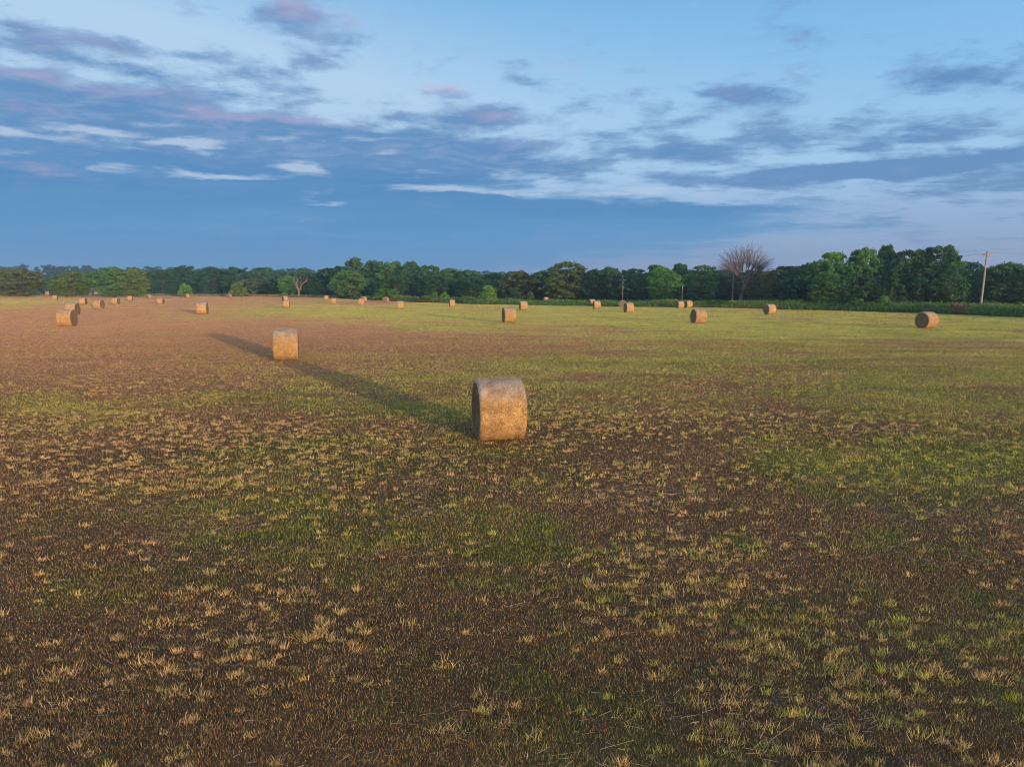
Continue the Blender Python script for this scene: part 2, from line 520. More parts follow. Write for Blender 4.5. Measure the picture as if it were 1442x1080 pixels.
def mat_bale(name, end=False):
    mt, nt, N, L, b = new_mat(name)
    tc = node(N, 'ShaderNodeTexCoord')
    oi = node(N, 'ShaderNodeObjectInfo')
    off = node(N, 'ShaderNodeVectorMath', operation='ADD')
    L.new(tc.outputs['Object'], off.inputs[0]); L.new(oi.outputs['Random'], off.inputs[1])
    mp = node(N, 'ShaderNodeMapping')
    mp.inputs['Scale'].default_value = (1.0, 1.0, 1.0)
    L.new(off.outputs[0], mp.inputs[0])
    fine = node(N, 'ShaderNodeTexNoise'); fine.inputs['Scale'].default_value = 26; fine.inputs['Detail'].default_value = 6; fine.inputs['Roughness'].default_value = 0.75
    fine.inputs['Distortion'].default_value = 1.2
    big = node(N, 'ShaderNodeTexNoise'); big.inputs['Scale'].default_value = 3.2; big.inputs['Detail'].default_value = 5
    L.new(mp.outputs[0], fine.inputs['Vector']); L.new(mp.outputs[0], big.inputs['Vector'])
    cr = node(N, 'ShaderNodeValToRGB')
    e = cr.color_ramp.elements
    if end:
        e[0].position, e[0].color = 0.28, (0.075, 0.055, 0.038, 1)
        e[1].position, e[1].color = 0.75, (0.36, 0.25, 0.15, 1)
    else:
        e[0].position, e[0].color = 0.30, (0.13, 0.065, 0.022, 1)
        e[1].position, e[1].color = 0.70, (0.80, 0.59, 0.33, 1)
        q = e.new(0.5); q.color = (0.44, 0.28, 0.125, 1)
    L.new(fine.outputs[0], cr.inputs[0])
    rp = node(N, 'ShaderNodeMapRange'); rp.inputs[1].default_value = 0.3; rp.inputs[2].default_value = 0.7
    rp.inputs[3].default_value = 0.72; rp.inputs[4].default_value = 1.18
    L.new(big.outputs[0], rp.inputs[0])
    c = mul_colour(N, L, cr.outputs[0], rp.outputs[0])
    mid = node(N, 'ShaderNodeTexNoise'); mid.inputs['Scale'].default_value = 15; mid.inputs['Detail'].default_value = 5; mid.inputs['Roughness'].default_value = 0.7
    mid.inputs['Distortion'].default_value = 2.0
    L.new(mp.outputs[0], mid.inputs['Vector'])
    rm = node(N, 'ShaderNodeMapRange'); rm.inputs[1].default_value = 0.32; rm.inputs[2].default_value = 0.62
    rm.inputs[3].default_value = 0.46; rm.inputs[4].default_value = 1.18
    L.new(mid.outputs[0], rm.inputs[0])
    c = mul_colour(N, L, c, rm.outputs[0])
    if not end:
        # rain-bleached grey top of the roll, with cool sky-lit tone painted in
        sp = node(N, 'ShaderNodeSeparateXYZ'); L.new(tc.outputs['Object'], sp.inputs[0])
        ad = node(N, 'ShaderNodeMath', operation='MULTIPLY_ADD'); ad.inputs[1].default_value = 0.5
        L.new(big.outputs[0], ad.inputs[0]); L.new(sp.outputs[2], ad.inputs[2])
        tp = node(N, 'ShaderNodeMapRange'); tp.inputs[1].default_value = 1.22; tp.inputs[2].default_value = 1.72
        tp.inputs[4].default_value = 0.85
        L.new(ad.outputs[0], tp.inputs[0])
        grey = mul_colour(N, L, (0.50, 0.46, 0.42, 1), rp.outputs[0])
        gm = mul_colour(N, L, grey, fine.outputs[0])
        gm2 = mul_colour(N, L, mul_colour(N, L, gm, rm.outputs[0]), (1.55, 1.55, 1.6, 1))
        mx = node(N, 'ShaderNodeMix', data_type='RGBA')
        L.new(tp.outputs[0], mx.inputs[0]); L.new(c, mx.inputs[6]); L.new(gm2, mx.inputs[7])
        c = mx.outputs[2]
    L.new(c, b.inputs['Base Color'])
    bp = node(N, 'ShaderNodeBump'); bp.inputs['Strength'].default_value = 0.8; bp.inputs['Distance'].default_value = 0.03
    L.new(fine.outputs[0], bp.inputs['Height']); L.new(bp.outputs[0], b.inputs['Normal'])
    return mt


M_FIELD = mat_field()
M_GRASS = mat_blade("grass_blade", 0.3)
M_STRAW = mat_blade("straw_stem", 0.1)
M_LEAF = mat_leaf()
M_BARK = mat_noise("bark", (0.055, 0.042, 0.032, 1), (0.15, 0.12, 0.095, 1), 5, (4, 4, 0.8))
M_DEAD = mat_noise("dead_wood", (0.12, 0.086, 0.07, 1), (0.22, 0.16, 0.13, 1), 5, (4, 4, 0.8))
M_TWIG = mat_noise("bare_twig", (0.112, 0.100, 0.116, 1), (0.190, 0.166, 0.186, 1), 4, (3, 3, 0.8))
M_POLE = mat_noise("weathered_pole", (0.17, 0.155, 0.15, 1), (0.33, 0.305, 0.29, 1), 5, (6, 6, 0.5))
M_CER = mat_noise("insulator", (0.30, 0.32, 0.34, 1), (0.45, 0.46, 0.48, 1), 8)
M_WIRE = mat_noise("wire", (0.10, 0.10, 0.11, 1), (0.14, 0.14, 0.15, 1), 2)
M_SIDE = mat_bale("hay_side")
M_END = mat_bale("hay_end", True)
M_WALLP = mat_noise("painted_board", (0.50, 0.40, 0.36, 1), (0.62, 0.52, 0.47, 1), 2, (1, 1, 6))
M_ROOF = mat_noise("shed_roof", (0.30, 0.25, 0.23, 1), (0.40, 0.34, 0.31, 1), 3)
M_WHITE = mat_noise("white_paint", (0.65, 0.65, 0.63, 1), (0.78, 0.78, 0.76, 1), 4)
M_DOOR = mat_noise("dark_door", (0.09, 0.075, 0.07, 1), (0.14, 0.12, 0.11, 1), 4)


# ------------------------------------------------------------------ ground sheet
def build_field():
    rings = np.concatenate([[0.0], np.geomspace(0.8, 1300.0, 300)])
    nA = 900
    ang = np.linspace(0, 2 * np.pi, nA, endpoint=False)
    R, A = np.meshgrid(rings[1:], ang, indexing='ij')
    x = np.concatenate([[0.0], (R * np.sin(A)).ravel()]); y = np.concatenate([[0.0], (R * np.cos(A)).ravel()])
    z = height(x, y)
    far = np.hypot(x, y)
    z = z * np.clip(1.2 - far / 500, 0, 1)
    col, g, pale = field_colour(x, y)
    # rank green ground beyond the mown edge
    i = np.arange(len(rings) - 2)[:, None] * nA; j = np.arange(nA)[None, :]
    j2 = (j + 1) % nA
    q = np.stack([1 + i + j, 1 + i + nA + j, 1 + i + nA + j2, 1 + i + j2], -1).reshape(-1, 4)[:, ::-1]
    t = np.stack([np.zeros(nA, int), 1 + np.arange(nA), 1 + (np.arange(nA) + 1) % nA], -1)[:, ::-1]
    beyond = y > edge_depth(x)
    col[beyond] = np.array((0.06, 0.085, 0.03))
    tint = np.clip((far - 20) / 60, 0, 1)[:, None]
    col = col * (0.32 + 0.68 * tint)           # bare soil and thatch between the near stems, darkened further to paint shaded gaps
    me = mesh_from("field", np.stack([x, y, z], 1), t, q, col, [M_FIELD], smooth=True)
    tag(link("field", me), "mown hay field, brown stubble with green and straw-yellow patches", "field", kind="structure")


EDGE = [(-700, 415.5), (-100, 416.2), (200, 416.6), (330, 417.2), (400, 418.3), (480, 420.3), (560, 424.5), (640, 427.5), (700, 429),
        (760, 430), (850, 431.3), (1000, 433.5), (1150, 436.5), (1300, 441), (1442, 447.5), (1600, 456), (1800, 470)]
EDGE_XY = [ground_at(u, v) for u, v in EDGE]
_ex = np.array([p[0] for p in EDGE_XY]); _ey = np.array([p[1] for p in EDGE_XY])
_eb = _ex / _ey


def edge_depth(x, y=None):
    """depth of the mown edge for ground points with lateral position x (edge runs left to right)."""
    x = np.asarray(x, float)
    o = np.argsort(_ex)
    return np.interp(x, _ex[o], _ey[o])


# ------------------------------------------------------------------ grass, as real blades
def frustum_points(n, d0, d1, margin=1.12, power=1.0):
    """random ground points ahead of the camera between two depths, even per unit area."""
    y = np.sqrt(rng.uniform(d0 ** 2, d1 ** 2, n))
    x = rng.uniform(-1, 1, n) * (y * 0.745 * margin + 3.5)
    k = y < edge_depth(x) - 1
    return x[k], y[k]


def blades(x, y, h, w, lean, col, curl=0.0):
    """one bent three-vertex blade per point."""
    n = len(x)
    th = rng.uniform(0, 2 * np.pi, n); ph = rng.uniform(0, 2 * np.pi, n)
    z = height(x, y)
    wx, wy = np.cos(th) * w / 2, np.sin(th) * w / 2
    lx, ly = np.cos(ph) * lean * h, np.sin(ph) * lean * h
    hz = h * np.sqrt(np.maximum(1 - lean ** 2, 0.05))
    v = np.empty((n, 3, 3))
    v[:, 0] = np.stack([x - wx, y - wy, z - 0.01], 1)
    v[:, 1] = np.stack([x + wx, y + wy, z - 0.01], 1)
    v[:, 2] = np.stack([x + lx, y + ly, z + hz], 1)
    t = np.arange(n * 3).reshape(n, 3)
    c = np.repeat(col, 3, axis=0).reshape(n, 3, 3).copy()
    c[:, 0] *= 0.8; c[:, 1] *= 0.8  # blade feet darkened, shade near the ground put into the colour
    return v.reshape(-1, 3), t, c.reshape(-1, 3)


def jitter(col, amt=0.25):
    n = len(col)
    c = col * (1 + rng.uniform(-amt, amt, (n, 1))) * (1 + rng.uniform(-0.08, 0.08, (n, 3)))
    return np.clip(c, 0, 1)


def join(parts):
    V, T, C, o = [], [], [], 0
    for v, t, c in parts:
        V.append(v); T.append(t + o); C.append(c); o += len(v)
    return np.concatenate(V), np.concatenate(T), np.concatenate(C)


def build_grass():
    P = []
    n = 1400000                                  # density falls smoothly with distance, stems widen to match
    y = (3.3 ** -0.2 + rng.uniform(0, 1, n) * (264.0 ** -0.2 - 3.3 ** -0.2)) ** -5.0
    x = rng.uniform(-1, 1, n) * (y * 0.745 * 1.08 + 4.5)
    k = y < edge_depth(x) - 1
    x, y = x[k], y[k]
    c, g, pale = field_colour(x, y, True)
    m = len(x)
    straw = rng.uniform(0, 1, m) < 0.10 + 0.16 * pale
    c[straw] = c[straw] * 0.45 + STRAWC * 0.5
    q = rng.uniform(0, 1, m) * np.clip(1 + (y - 30) / 60, 1, 3)
    for lo, hi, cc in ((0.0, 0.24, (0.62, 0.47, 0.27)), (0.24, 0.36, (0.52, 0.27, 0.11)), (0.36, 0.50, (0.42, 0.35, 0.12))):
        sel = (q >= lo) & (q < hi) & (g < 0.5)
        c[sel] = c[sel] * 0.3 + np.array(cc) * 0.7
    smoothf = np.clip((y - 18) / 50, 0, 0.60)[:, None]        # from afar single stems no longer stand out
    c0, _, _ = field_colour(x, y)
    c = jitter(c, 0.45); c = c * (1 - smoothf) + c0 * 1.12 * smoothf
    thick = np.clip(fbm(x / 0.9, y / 0.8, 301, 3) * 1.6 - 0.2, 0.25, 1.2)          # thin and thick places
    hh = (0.036 + 0.008 * np.log(y / 3.3)) * rng.uniform(0.3, 1.4, m) * (0.85 + 0.6 * g) * (0.55 + 0.6 * thick)
    ww = 0.0060 * (y / 6.5) ** 1.1 * rng.uniform(0.5, 1.5, m)
    P.append(blades(x, y, hh, ww, rng.uniform(0.1, 0.85, m), c))
    v, t, c = join(P)
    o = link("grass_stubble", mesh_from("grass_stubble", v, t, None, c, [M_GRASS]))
    tag(o, "short cut stubble and regrowth covering the mown field", "grass", kind="stuff")

    # brighter tufts of regrowth that stand above the stubble and catch the sun
    P = []
    for n, d0, d1 in ((2100, 3.3, 11), (5200, 11, 22), (6500, 22, 48), (5500, 48, 110)):
        x, y = frustum_points(n * 3, d0, d1)
        clump = fbm(x / 3.0, y / 2.4, 131, 4) + 0.5 * (fbm(x / 9, y / 7, 141, 2) - 0.5)
        k = rng.uniform(0, 1, len(x)) < np.clip((clump - 0.36) * 2.6, 0.10, 1)
        x, y = x[k][:n], y[k][:n]
        g, pale, _ = field_mix(x, y)
        m = len(x)
        hot = np.clip(0.85 - g * 0.9 + rng.normal(0, 0.40, m) - np.clip(x / np.maximum(y, 1), -0.4, 0.4) * 0.5, 0, 1)[:, None]
        base = np.array((0.60, 0.60, 0.14)) * (1 - hot) + np.array((0.84, 0.58, 0.27)) * hot
        base = base * rng.uniform(0.5, 1.0, (m, 1)) ** 0.7 * np.clip(1.25 - y / 70, 0.6, 1.0)[:, None]
        sz = rng.uniform(0.3, 1.2, m) ** 1.2
        nbs = np.clip((40 * (6.5 / y) ** 0.85 * (0.5 + sz * 0.6)).astype(int), 4, 60)
        R = lambda q: np.repeat(q, nbs, axis=0)
        mm = int(nbs.sum())
        spread = R(0.018 + 0.045 * rng.uniform(0, 1, m) ** 1.5 * sz)
        X = R(x) + rng.normal(0, 1, mm) * spread * 1.3
        Y = R(y) + rng.normal(0, 1, mm) * spread * 0.8
        c = jitter(R(base), 0.30)
        hh = (0.074 + 0.010 * np.log(R(y) / 3.3)) * R(sz) * rng.uniform(0.5, 1.2, mm)
        ww = 0.0108 * np.clip(R(y) / 6.5, 0.8, 20) ** 0.95 * rng.uniform(0.6, 1.3, mm)
        P.append(blades(X, Y, hh, ww, rng.uniform(0.3, 0.97, mm), c))
    v, t, c = join(P)
    o = link("grass_tufts", mesh_from("grass_tufts", v, t, None, c, [M_GRASS]))
    tag(o, "yellow, orange and lime tufts of regrowing grass among the stubble", "grass", kind="stuff")

    # loose straw lying on the ground, in windrow remnants and single stems
    P = []
    for n, d0, d1, wd in ((9000, 3.4, 14, 0.0014), (10000, 12, 40, 0.0045)):
        x, y = frustum_points(n * 3, d0, d1)
        cl = fbm(x / 1.7 + 3, y / 1.0, 171, 4)
        k = rng.uniform(0, 1, len(x)) < np.clip((cl - 0.50) * 5.0, 0.05, 1)
        x, y = x[k][:n], y[k][:n]
        m = len(x)
        L_ = rng.uniform(0.04, 0.16, m) * np.where(rng.uniform(0, 1, m) < 0.04, 2.4, 1)
        th = rng.normal(0.5, 1.3, m)
        dx, dy = np.cos(th), np.sin(th)
        z0 = height(x, y) + rng.uniform(0.02, 0.065, m); z1 = z0 + rng.normal(0, 0.025, m)
        w = wd * rng.uniform(0.6, 1.5, m)
        v = np.empty((m, 4, 3))
        v[:, 0] = np.stack([x - dy * w, y + dx * w, z0], 1); v[:, 1] = np.stack([x + dy * w, y - dx * w, z0 - w], 1)
        v[:, 2] = np.stack([x + dx * L_ + dy * w * .5, y + dy * L_ - dx * w * .5, z1 - w], 1)
        v[:, 3] = np.stack([x + dx * L_ - dy * w * .5, y + dy * L_ + dx * w * .5, z1], 1)
        base = np.where(rng.uniform(0, 1, (m, 1)) < 0.5, np.array([[0.30, 0.25, 0.20]]), np.array([[0.40, 0.30, 0.19]]))
        c = np.repeat(jitter(base, 0.35), 4, axis=0)
        q = np.arange(m * 4).reshape(m, 4)
        t = np.concatenate([q[:, [0, 1, 2]], q[:, [0, 2, 3]]])
        P.append((v.reshape(-1, 3), t, c))
    for bx, by, cnt, sz in spill_spots():
        a = rng.uniform(0, 2 * np.pi, cnt); rr = 0.75 + np.abs(rng.normal(0, 0.28, cnt))
        x = bx + np.cos(a) * rr; y = by + np.sin(a) * rr
        z = height(x, y) + rng.uniform(0.01, 0.06, cnt)
        th = rng.uniform(0, 2 * np.pi, cnt); L_ = rng.uniform(0.06, 0.22, cnt); w = sz * rng.uniform(0.6, 1.4, cnt)
        v = np.stack([np.stack([x - np.sin(th) * w, y + np.cos(th) * w, z], 1), np.stack([x + np.sin(th) * w, y - np.cos(th) * w, z], 1),
                      np.stack([x + np.cos(th) * L_, y + np.sin(th) * L_, z + rng.normal(0.01, 0.04, cnt)], 1)], 1)
        c = np.repeat(jitter(np.tile(np.array([[0.52, 0.36, 0.17]]), (cnt, 1)), 0.35), 3, axis=0)
        P.append((v.reshape(-1, 3), np.arange(cnt * 3).reshape(cnt, 3), c))
    for lu, lv, sp, cnt in LITTER:                      # remains of windrows the baler left
        cnt = int(cnt * 0.5); sp = sp * 1.25
        x0, y0 = ground_at(lu, lv)
        x = x0 + rng.normal(0, sp, cnt); y = y0 + rng.normal(0, sp * 0.55, cnt) - 0.25 * (x - x0)
        z = height(x, y) + rng.uniform(0.015, 0.07, cnt)
        th = rng.normal(-0.4, 1.1, cnt); L_ = rng.uniform(0.05, 0.22, cnt); w = 0.0013 * max(y0 / 8.0, 1.0) * rng.uniform(0.6, 1.4, cnt)
        v = np.stack([np.stack([x - np.sin(th) * w, y + np.cos(th) * w, z], 1), np.stack([x + np.sin(th) * w, y - np.cos(th) * w, z], 1),
                      np.stack([x + np.cos(th) * L_, y + np.sin(th) * L_, z + rng.normal(0.0, 0.03, cnt)], 1)], 1)
        c = np.repeat(jitter(np.tile(np.array([[0.46, 0.36, 0.24]]), (cnt, 1)), 0.3), 3, axis=0)
        P.append((v.reshape(-1, 3), np.arange(cnt * 3).reshape(cnt, 3), c))
    v, t, c = join(P)
    o = link("loose_straw", mesh_from("loose_straw", v, t, None, c, [M_STRAW]))
    tag(o, "loose grey and tan straw stems lying over the stubble", "straw", kind="stuff")


# photo column, photo row where it meets the ground, photo height, turn in degrees, label
BALES = [
    (702, 616, 86, 11.5, "big round hay bale standing alone nearest the camera, dark left end"),
    (402.5, 506.5, 46, 15, "round hay bale struck by the long shadow tip of the nearest bale"),
    (94, 459.5, 27.5, 9, "golden round bale hiding most of another bale behind its right end"),
    (102, 444, 19.5, 7, "shadowed bale half hidden behind the golden bale at the left edge"),
    (77.5, 422.5, 7, 20, "tiny pale bale far off near the round olive tree, leftmost of all bales"),
    (117, 429.5, 10, 12, "far bale just right of and beyond the overlapping pair of bales"),
    (139, 435.3, 13.4, 0, "largest of the distant left bales, right end showing, beside the overlapping pair"),
    (163, 429.5, 10, 4, "far bale below the dark green tree with the olive side"),
    (183, 423.8, 7.5, 18, "tiny rounded bale at the foot of the dark green tree's right side"),
    (209, 421, 6.5, 70, "tiny end-on bale in the gap right of the dark green tree"),
    (226.5, 428.7, 9.2, 6, "far bale with a thin dark right end, below the gap in the trees"),
    (263, 419.6, 6.2, 55, "tiny tan bale right under the small bright bush at the far edge"),
    (322.5, 420, 6.2, 78, "tiny whitish end-on bale beside the yellowish bush at the far edge"),
    (285, 442.4, 18, 13, "lone bale left of centre with a dark rim on its right end"),
    (403.5, 433.5, 11, 12, "front bale of the close pair below the bright green tree"),
    (401, 424.5, 8, 40, "back bale of the close pair below the bright green tree"),
    (459.6, 423.5, 6.6, 15, "tiny bale left of another, before the big round green tree"),
    (470.5, 428.2, 8.4, 10, "small bale just in front of the big round green tree's left side"),
    (508.5, 429.3, 9.6, 12, "front bale of the touching pair right of the big round green tree"),
    (512, 425.2, 8, 62, "back bale of the touching pair, peeping out right of the front one"),
    (543, 425.8, 7.2, 72, "tiny end-on bale against the green weeds in the middle"),
    (564, 435.2, 12.2, 8, "pinkish bale on the green strip under the tallest wood"),
    (636.7, 432.3, 10.2, 10, "small bale with a dark left edge, left of the bright lone bush"),
    (716.7, 454, 22, 13.5, "mid-field bale directly beyond the nearest bale, dark left end"),
    (737, 437.2, 13.4, 9, "bale just behind and right of the mid-field bale"),
    (768.5, 426.5, 5, 20, "tiny pale bale sunk in the weeds right of the lone bush"),
    (833.5, 430.6, 7, 15, "bale almost hidden behind another, only its pale left edge showing"),
    (840.3, 435.2, 12, 6.5, "bale with thin dark left end, left of the short far utility pole"),
    (885.5, 440.2, 14.5, 14, "bale with a dark left end right below the short far utility pole"),
    (877, 432.8, 8.5, 78, "end-on bale partly behind the one below the short far utility pole"),
    (957.7, 435, 11, 9, "left bale of the two side by side before the bright green tree"),
    (969.5, 433.8, 9.6, 12, "right bale of the two side by side before the bright green tree"),
    (983.6, 455.5, 21, 11, "bale with a large dark left end, alone on the green left of the bare tree"),
    (1084, 443, 15.3, 14, "bale with a dark left end on the green right of the bare tree"),
    (1305, 462.3, 24, 19, "rightmost bale, its round dark end facing the camera, near the weeds"),
]


LITTER = [(812, 688, 1.3, 500), (735, 695, 0.9, 300), (868, 778, 1.0, 600), (1290, 722, 1.5, 600), (1360, 740, 0.8, 250), (905, 765, 0.7, 300),
          (1190, 1005, 0.45, 260), (985, 985, 0.4, 160), (430, 742, 0.8, 350), (300, 770, 0.9, 350), (60, 1010, 0.5, 220), (330, 860, 0.6, 240), (610, 1010, 0.35, 120)]


def spill_spots():
    out = []
    for u, v, hp, rot, lab in BALES:
        if hp > 17:
            x, y = ground_at(u, v)
            out.append((x, y + 0.12, int(420 if hp > 40 else 160), 0.0035 * max(y / 16.0, 1.0)))
    return out


build_field()
build_grass()


# ------------------------------------------------------------------ tall weeds along the mown edge
def build_weeds():
    P = []
    n = 70000
    s = rng.uniform(0, 1, n)
    u = -150 + s ** 0.8 * 1850                # bearing, denser where the strip is near
    eu = np.array([e[0] for e in EDGE]); ev = np.array([e[1] for e in EDGE])
    v = np.interp(u, eu, ev)
    x0, y0 = ground_at(u, v)
    back = rng.uniform(0, 1, n) ** 1.1 * np.interp(u, [0, 400, 700, 1000, 1442], [9, 12, 16, 12, 9])
    x = x0 * (1 + back / y0); y = y0 + back
    lump = fbm(x / 5.0, y / 5.0, 211, 3)
    hh = np.interp(u, [0, 330, 480, 560, 640, 760, 1000, 1200, 1442], [0.5, 0.55, 0.7, 1.0, 1.0, 0.75, 1.0, 1.25, 1.25]) * (0.45 + 1.1 * lump)
    hh *= np.clip(0.35 + back / 3.0, 0.35, 1.0) * rng.uniform(0.55, 1.2, n)
    green = np.clip(np.interp(u, [0, 200, 420, 520, 700, 1442], [0.35, 0.2, 0.25, 0.7, 0.95, 1.0]) + (fbm(x / 7, y / 4, 221, 3) - 0.5) * 0.9, 0, 1)[:, None]
    c = np.array((0.36, 0.29, 0.13)) * (1 - green) + np.array((0.120, 0.240, 0.068)) * green
    pale = rng.uniform(0, 1, n) < 0.06
    c[pale] = np.array((0.22, 0.26, 0.09))
    rust = (np.abs(u - 1348) < 12) & (rng.uniform(0, 1, n) < 0.55)
    c[rust] = np.array((0.24, 0.11, 0.085))
    c = jitter(c, 0.35)
    sc = y / 100.0
    z = height(x, y)
    # each plant: a stem blade and leaves along it
    P.append(blades(x, y, hh, 0.16 * sc, rng.uniform(0.05, 0.4, n), c))
    for k in range(2):
        t = rng.uniform(0.25, 0.95, n)
        th = rng.uniform(0, 2 * np.pi, n); d = rng.uniform(0.1, 0.3, n)
        vv = np.empty((n, 3, 3))
        px, py, pz = x, y, z + hh * t
        lw = 0.09 * sc
        vv[:, 0] = np.stack([px - np.sin(th) * lw, py + np.cos(th) * lw, pz], 1)
        vv[:, 1] = np.stack([px + np.sin(th) * lw, py - np.cos(th) * lw, pz - 0.03], 1)
        vv[:, 2] = np.stack([px + np.cos(th) * d, py + np.sin(th) * d, pz + rng.uniform(-0.1, 0.22, n)], 1)
        P.append((vv.reshape(-1, 3), np.arange(n * 3).reshape(n, 3), np.repeat(jitter(c, 0.25), 3, axis=0)))
    v_, t_, c_ = join(P)
    o = link("weeds", mesh_from("weeds", v_, t_, None, c_, [M_GRASS]))
    tag(o, "uncut tall weeds and grass along the far edge of the field", "weeds", kind="stuff")


build_weeds()


# ------------------------------------------------------------------ hay bales
BR, BL = 0.78, 1.17                           # radius and length of a roll


def bale_meshes(name, na, nl, fuzz, seed):
    r_ = np.random.default_rng(seed)
    a = np.linspace(0, 2 * np.pi, na, endpoint=False)
    prof = [(-0.5 * BL, BR - 0.055), (-0.5 * BL + 0.02, BR - 0.022), (-0.5 * BL + 0.055, BR)]
    prof += [(t, BR) for t in np.linspace(-0.5 * BL + 0.12, 0.5 * BL - 0.12, nl)]
    prof += [(0.5 * BL - 0.055, BR), (0.5 * BL - 0.02, BR - 0.022), (0.5 * BL, BR - 0.055)]
    prof = np.array(prof)
    X, A = np.meshgrid(prof[:, 0], a, indexing='ij')
    Rr = np.repeat(prof[:, 1][:, None], na, 1)
    bump = (fbm(X * 3 + 40, A * 3, seed, 4) - 0.5) * 0.035 + (fbm(X * 14 + 40, A * 12, seed + 9, 2) - 0.5) * 0.022
    wrap = np.minimum(np.abs(A), 2 * np.pi - np.abs(A))
    bump = bump * np.clip(wrap * 3, 0, 1)
    Rr = Rr + bump - 0.012 * np.sin(X * 9 + 1.0) ** 2
    Y = Rr * np.sin(A); Z = Rr * np.cos(A)
    Z = np.where(Z < -0.70, -0.70 + (Z + 0.70) * 0.25, Z)       # settled flat underneath
    base = Z.min()
    Z = Z - base - 0.012
    n0 = len(prof)
    V = np.stack([X, Y, Z], -1).reshape(-1, 3)
    i = np.arange(n0 - 1)[:, None] * na; j = np.arange(na)[None, :]; j2 = (j + 1) % na
    Q = np.stack([i + j, i + j2, i + na + j2, i + na + j], -1).reshape(-1, 4)[:, ::-1]
    # stray stems poking out of the wrap
    nf = fuzz
    fa = r_.uniform(0, 2 * np.pi, nf); fx = r_.uniform(-BL / 2 + 0.03, BL / 2 - 0.03, nf)
    fr = BR + 0.0
    nrm = np.stack([np.zeros(nf), np.sin(fa), np.cos(fa)], 1)
    p = np.stack([fx, fr * np.sin(fa), fr * np.cos(fa)], 1)
    p[:, 2] = np.where(p[:, 2] < -0.70, -0.70 + (p[:, 2] + 0.70) * 0.25, p[:, 2]) - base - 0.012
    tang = np.stack([r_.normal(0, 0.6, nf), np.cos(fa), -np.sin(fa)], 1) * r_.choice([-1, 1], nf)[:, None]
    tip = p + tang * r_.uniform(0.03, 0.11, nf)[:, None] + nrm * (r_.uniform(0.06, 0.30, nf) ** 2)[:, None]
    tip[:, 2] = np.maximum(tip[:, 2], 0.0)
    side = np.cross(tang, nrm) * r_.uniform(0.002, 0.0045, nf)[:, None]
    p = p - nrm * 0.01
    FV = np.stack([p - side, p + side, tip], 1).reshape(-1, 3)
    FT = np.arange(nf * 3).reshape(nf, 3) + len(V)
    side_me = mesh_from(name + "_side", np.concatenate([V, FV]), FT, Q, None, [M_SIDE], smooth=True)
    # end face: rings of packed hay, slightly dished and rough
    rings = np.linspace(0, 1, 9)
    ends = []
    for sgn, row in ((-1, 0), (1, n0 - 1)):
        rim = np.stack([X[row], Y[row], Z[row]], 1)
        cz = -base - 0.012
        ctr = np.array([sgn * (BL / 2 - 0.02), 0, cz])
        vs = []
        for k, t in enumerate(rings[1:]):
            q = ctr + (rim - ctr) * t
            if k < 7:
                q[:, 0] += sgn * ((fbm(t * 14 + 5 + 0 * a, a * 4, seed + 50 + sgn, 3) - 0.5) * 0.075 + 0.018 * math.sin(t * 26))
            vs.append(q)
        v = np.concatenate([[ctr]] + vs)
        tt = np.stack([np.zeros(na, int), 1 + np.arange(na), 1 + (np.arange(na) + 1) % na], 1)
        qq = []
        for k in range(len(rings) - 2):
            o = 1 + k * na
            qq.append(np.stack([o + np.arange(na), o + na + np.arange(na), o + na + (np.arange(na) + 1) % na, o + (np.arange(na) + 1) % na], 1))
        qq = np.concatenate(qq)
        if sgn > 0: tt = tt[:, ::-1]; qq = qq[:, ::-1]
        ends.append(mesh_from(name + "_end", v, tt, qq, None, [M_END], smooth=True))
    return side_me, ends


BALE_HI = bale_meshes("hay_bale", 128, 26, 5200, 3)
BALE_LO = bale_meshes("hay_bale_far", 48, 8, 500, 8)

def build_bales():
    for k, (u, v, hp, rot, label) in enumerate(BALES):
        x, y = ground_at(u, v)
        y += 0.12
        side_me, ends = BALE_HI if k in (0, 1, 2, 23, 32, 34) else BALE_LO
        e = link("hay_bale", None, loc=(x, y, float(height(x, y))))
        depth = y * CP + CAM_H * SP_
        s = np.clip(hp * depth / FPX / (2 * BR), 0.84, 1.10)
        e.scale = (s, s, s)
        e.rotation_euler = (0, 0, RAD(rot))
        tag(e, label, "hay bale", "round hay bales scattered over the field")
        link("rolled_side", side_me, e)
        for en in ends:
            link("end_face", en, e)


build_bales()


# ------------------------------------------------------------------ trees
def tube(p0, p1, r0, r1, n=6):
    p0 = np.array(p0, float); p1 = np.array(p1, float)
    d = p1 - p0; d /= np.linalg.norm(d) + 1e-9
    a = np.cross(d, (0, 0, 1)) if abs(d[2]) < 0.95 else np.cross(d, (1, 0, 0))
    a /= np.linalg.norm(a); b = np.cross(d, a)
    th = np.linspace(0, 2 * np.pi, n, endpoint=False)
    ring = np.cos(th)[:, None] * a + np.sin(th)[:, None] * b
    v = np.concatenate([p0 + ring * r0, p1 + ring * r1])
    j = np.arange(n); j2 = (j + 1) % n
    return v, np.stack([j, j2, n + j2, n + j], 1)


def tubes_mesh(name, segs, mats, n=6):
    V, Q, o = [], [], 0
    for s in segs:
        v, q = tube(*s, n=n)
        V.append(v); Q.append(q + o); o += len(v)
    return mesh_from(name, np.concatenate(V), None, np.concatenate(Q), None, mats, smooth=True)


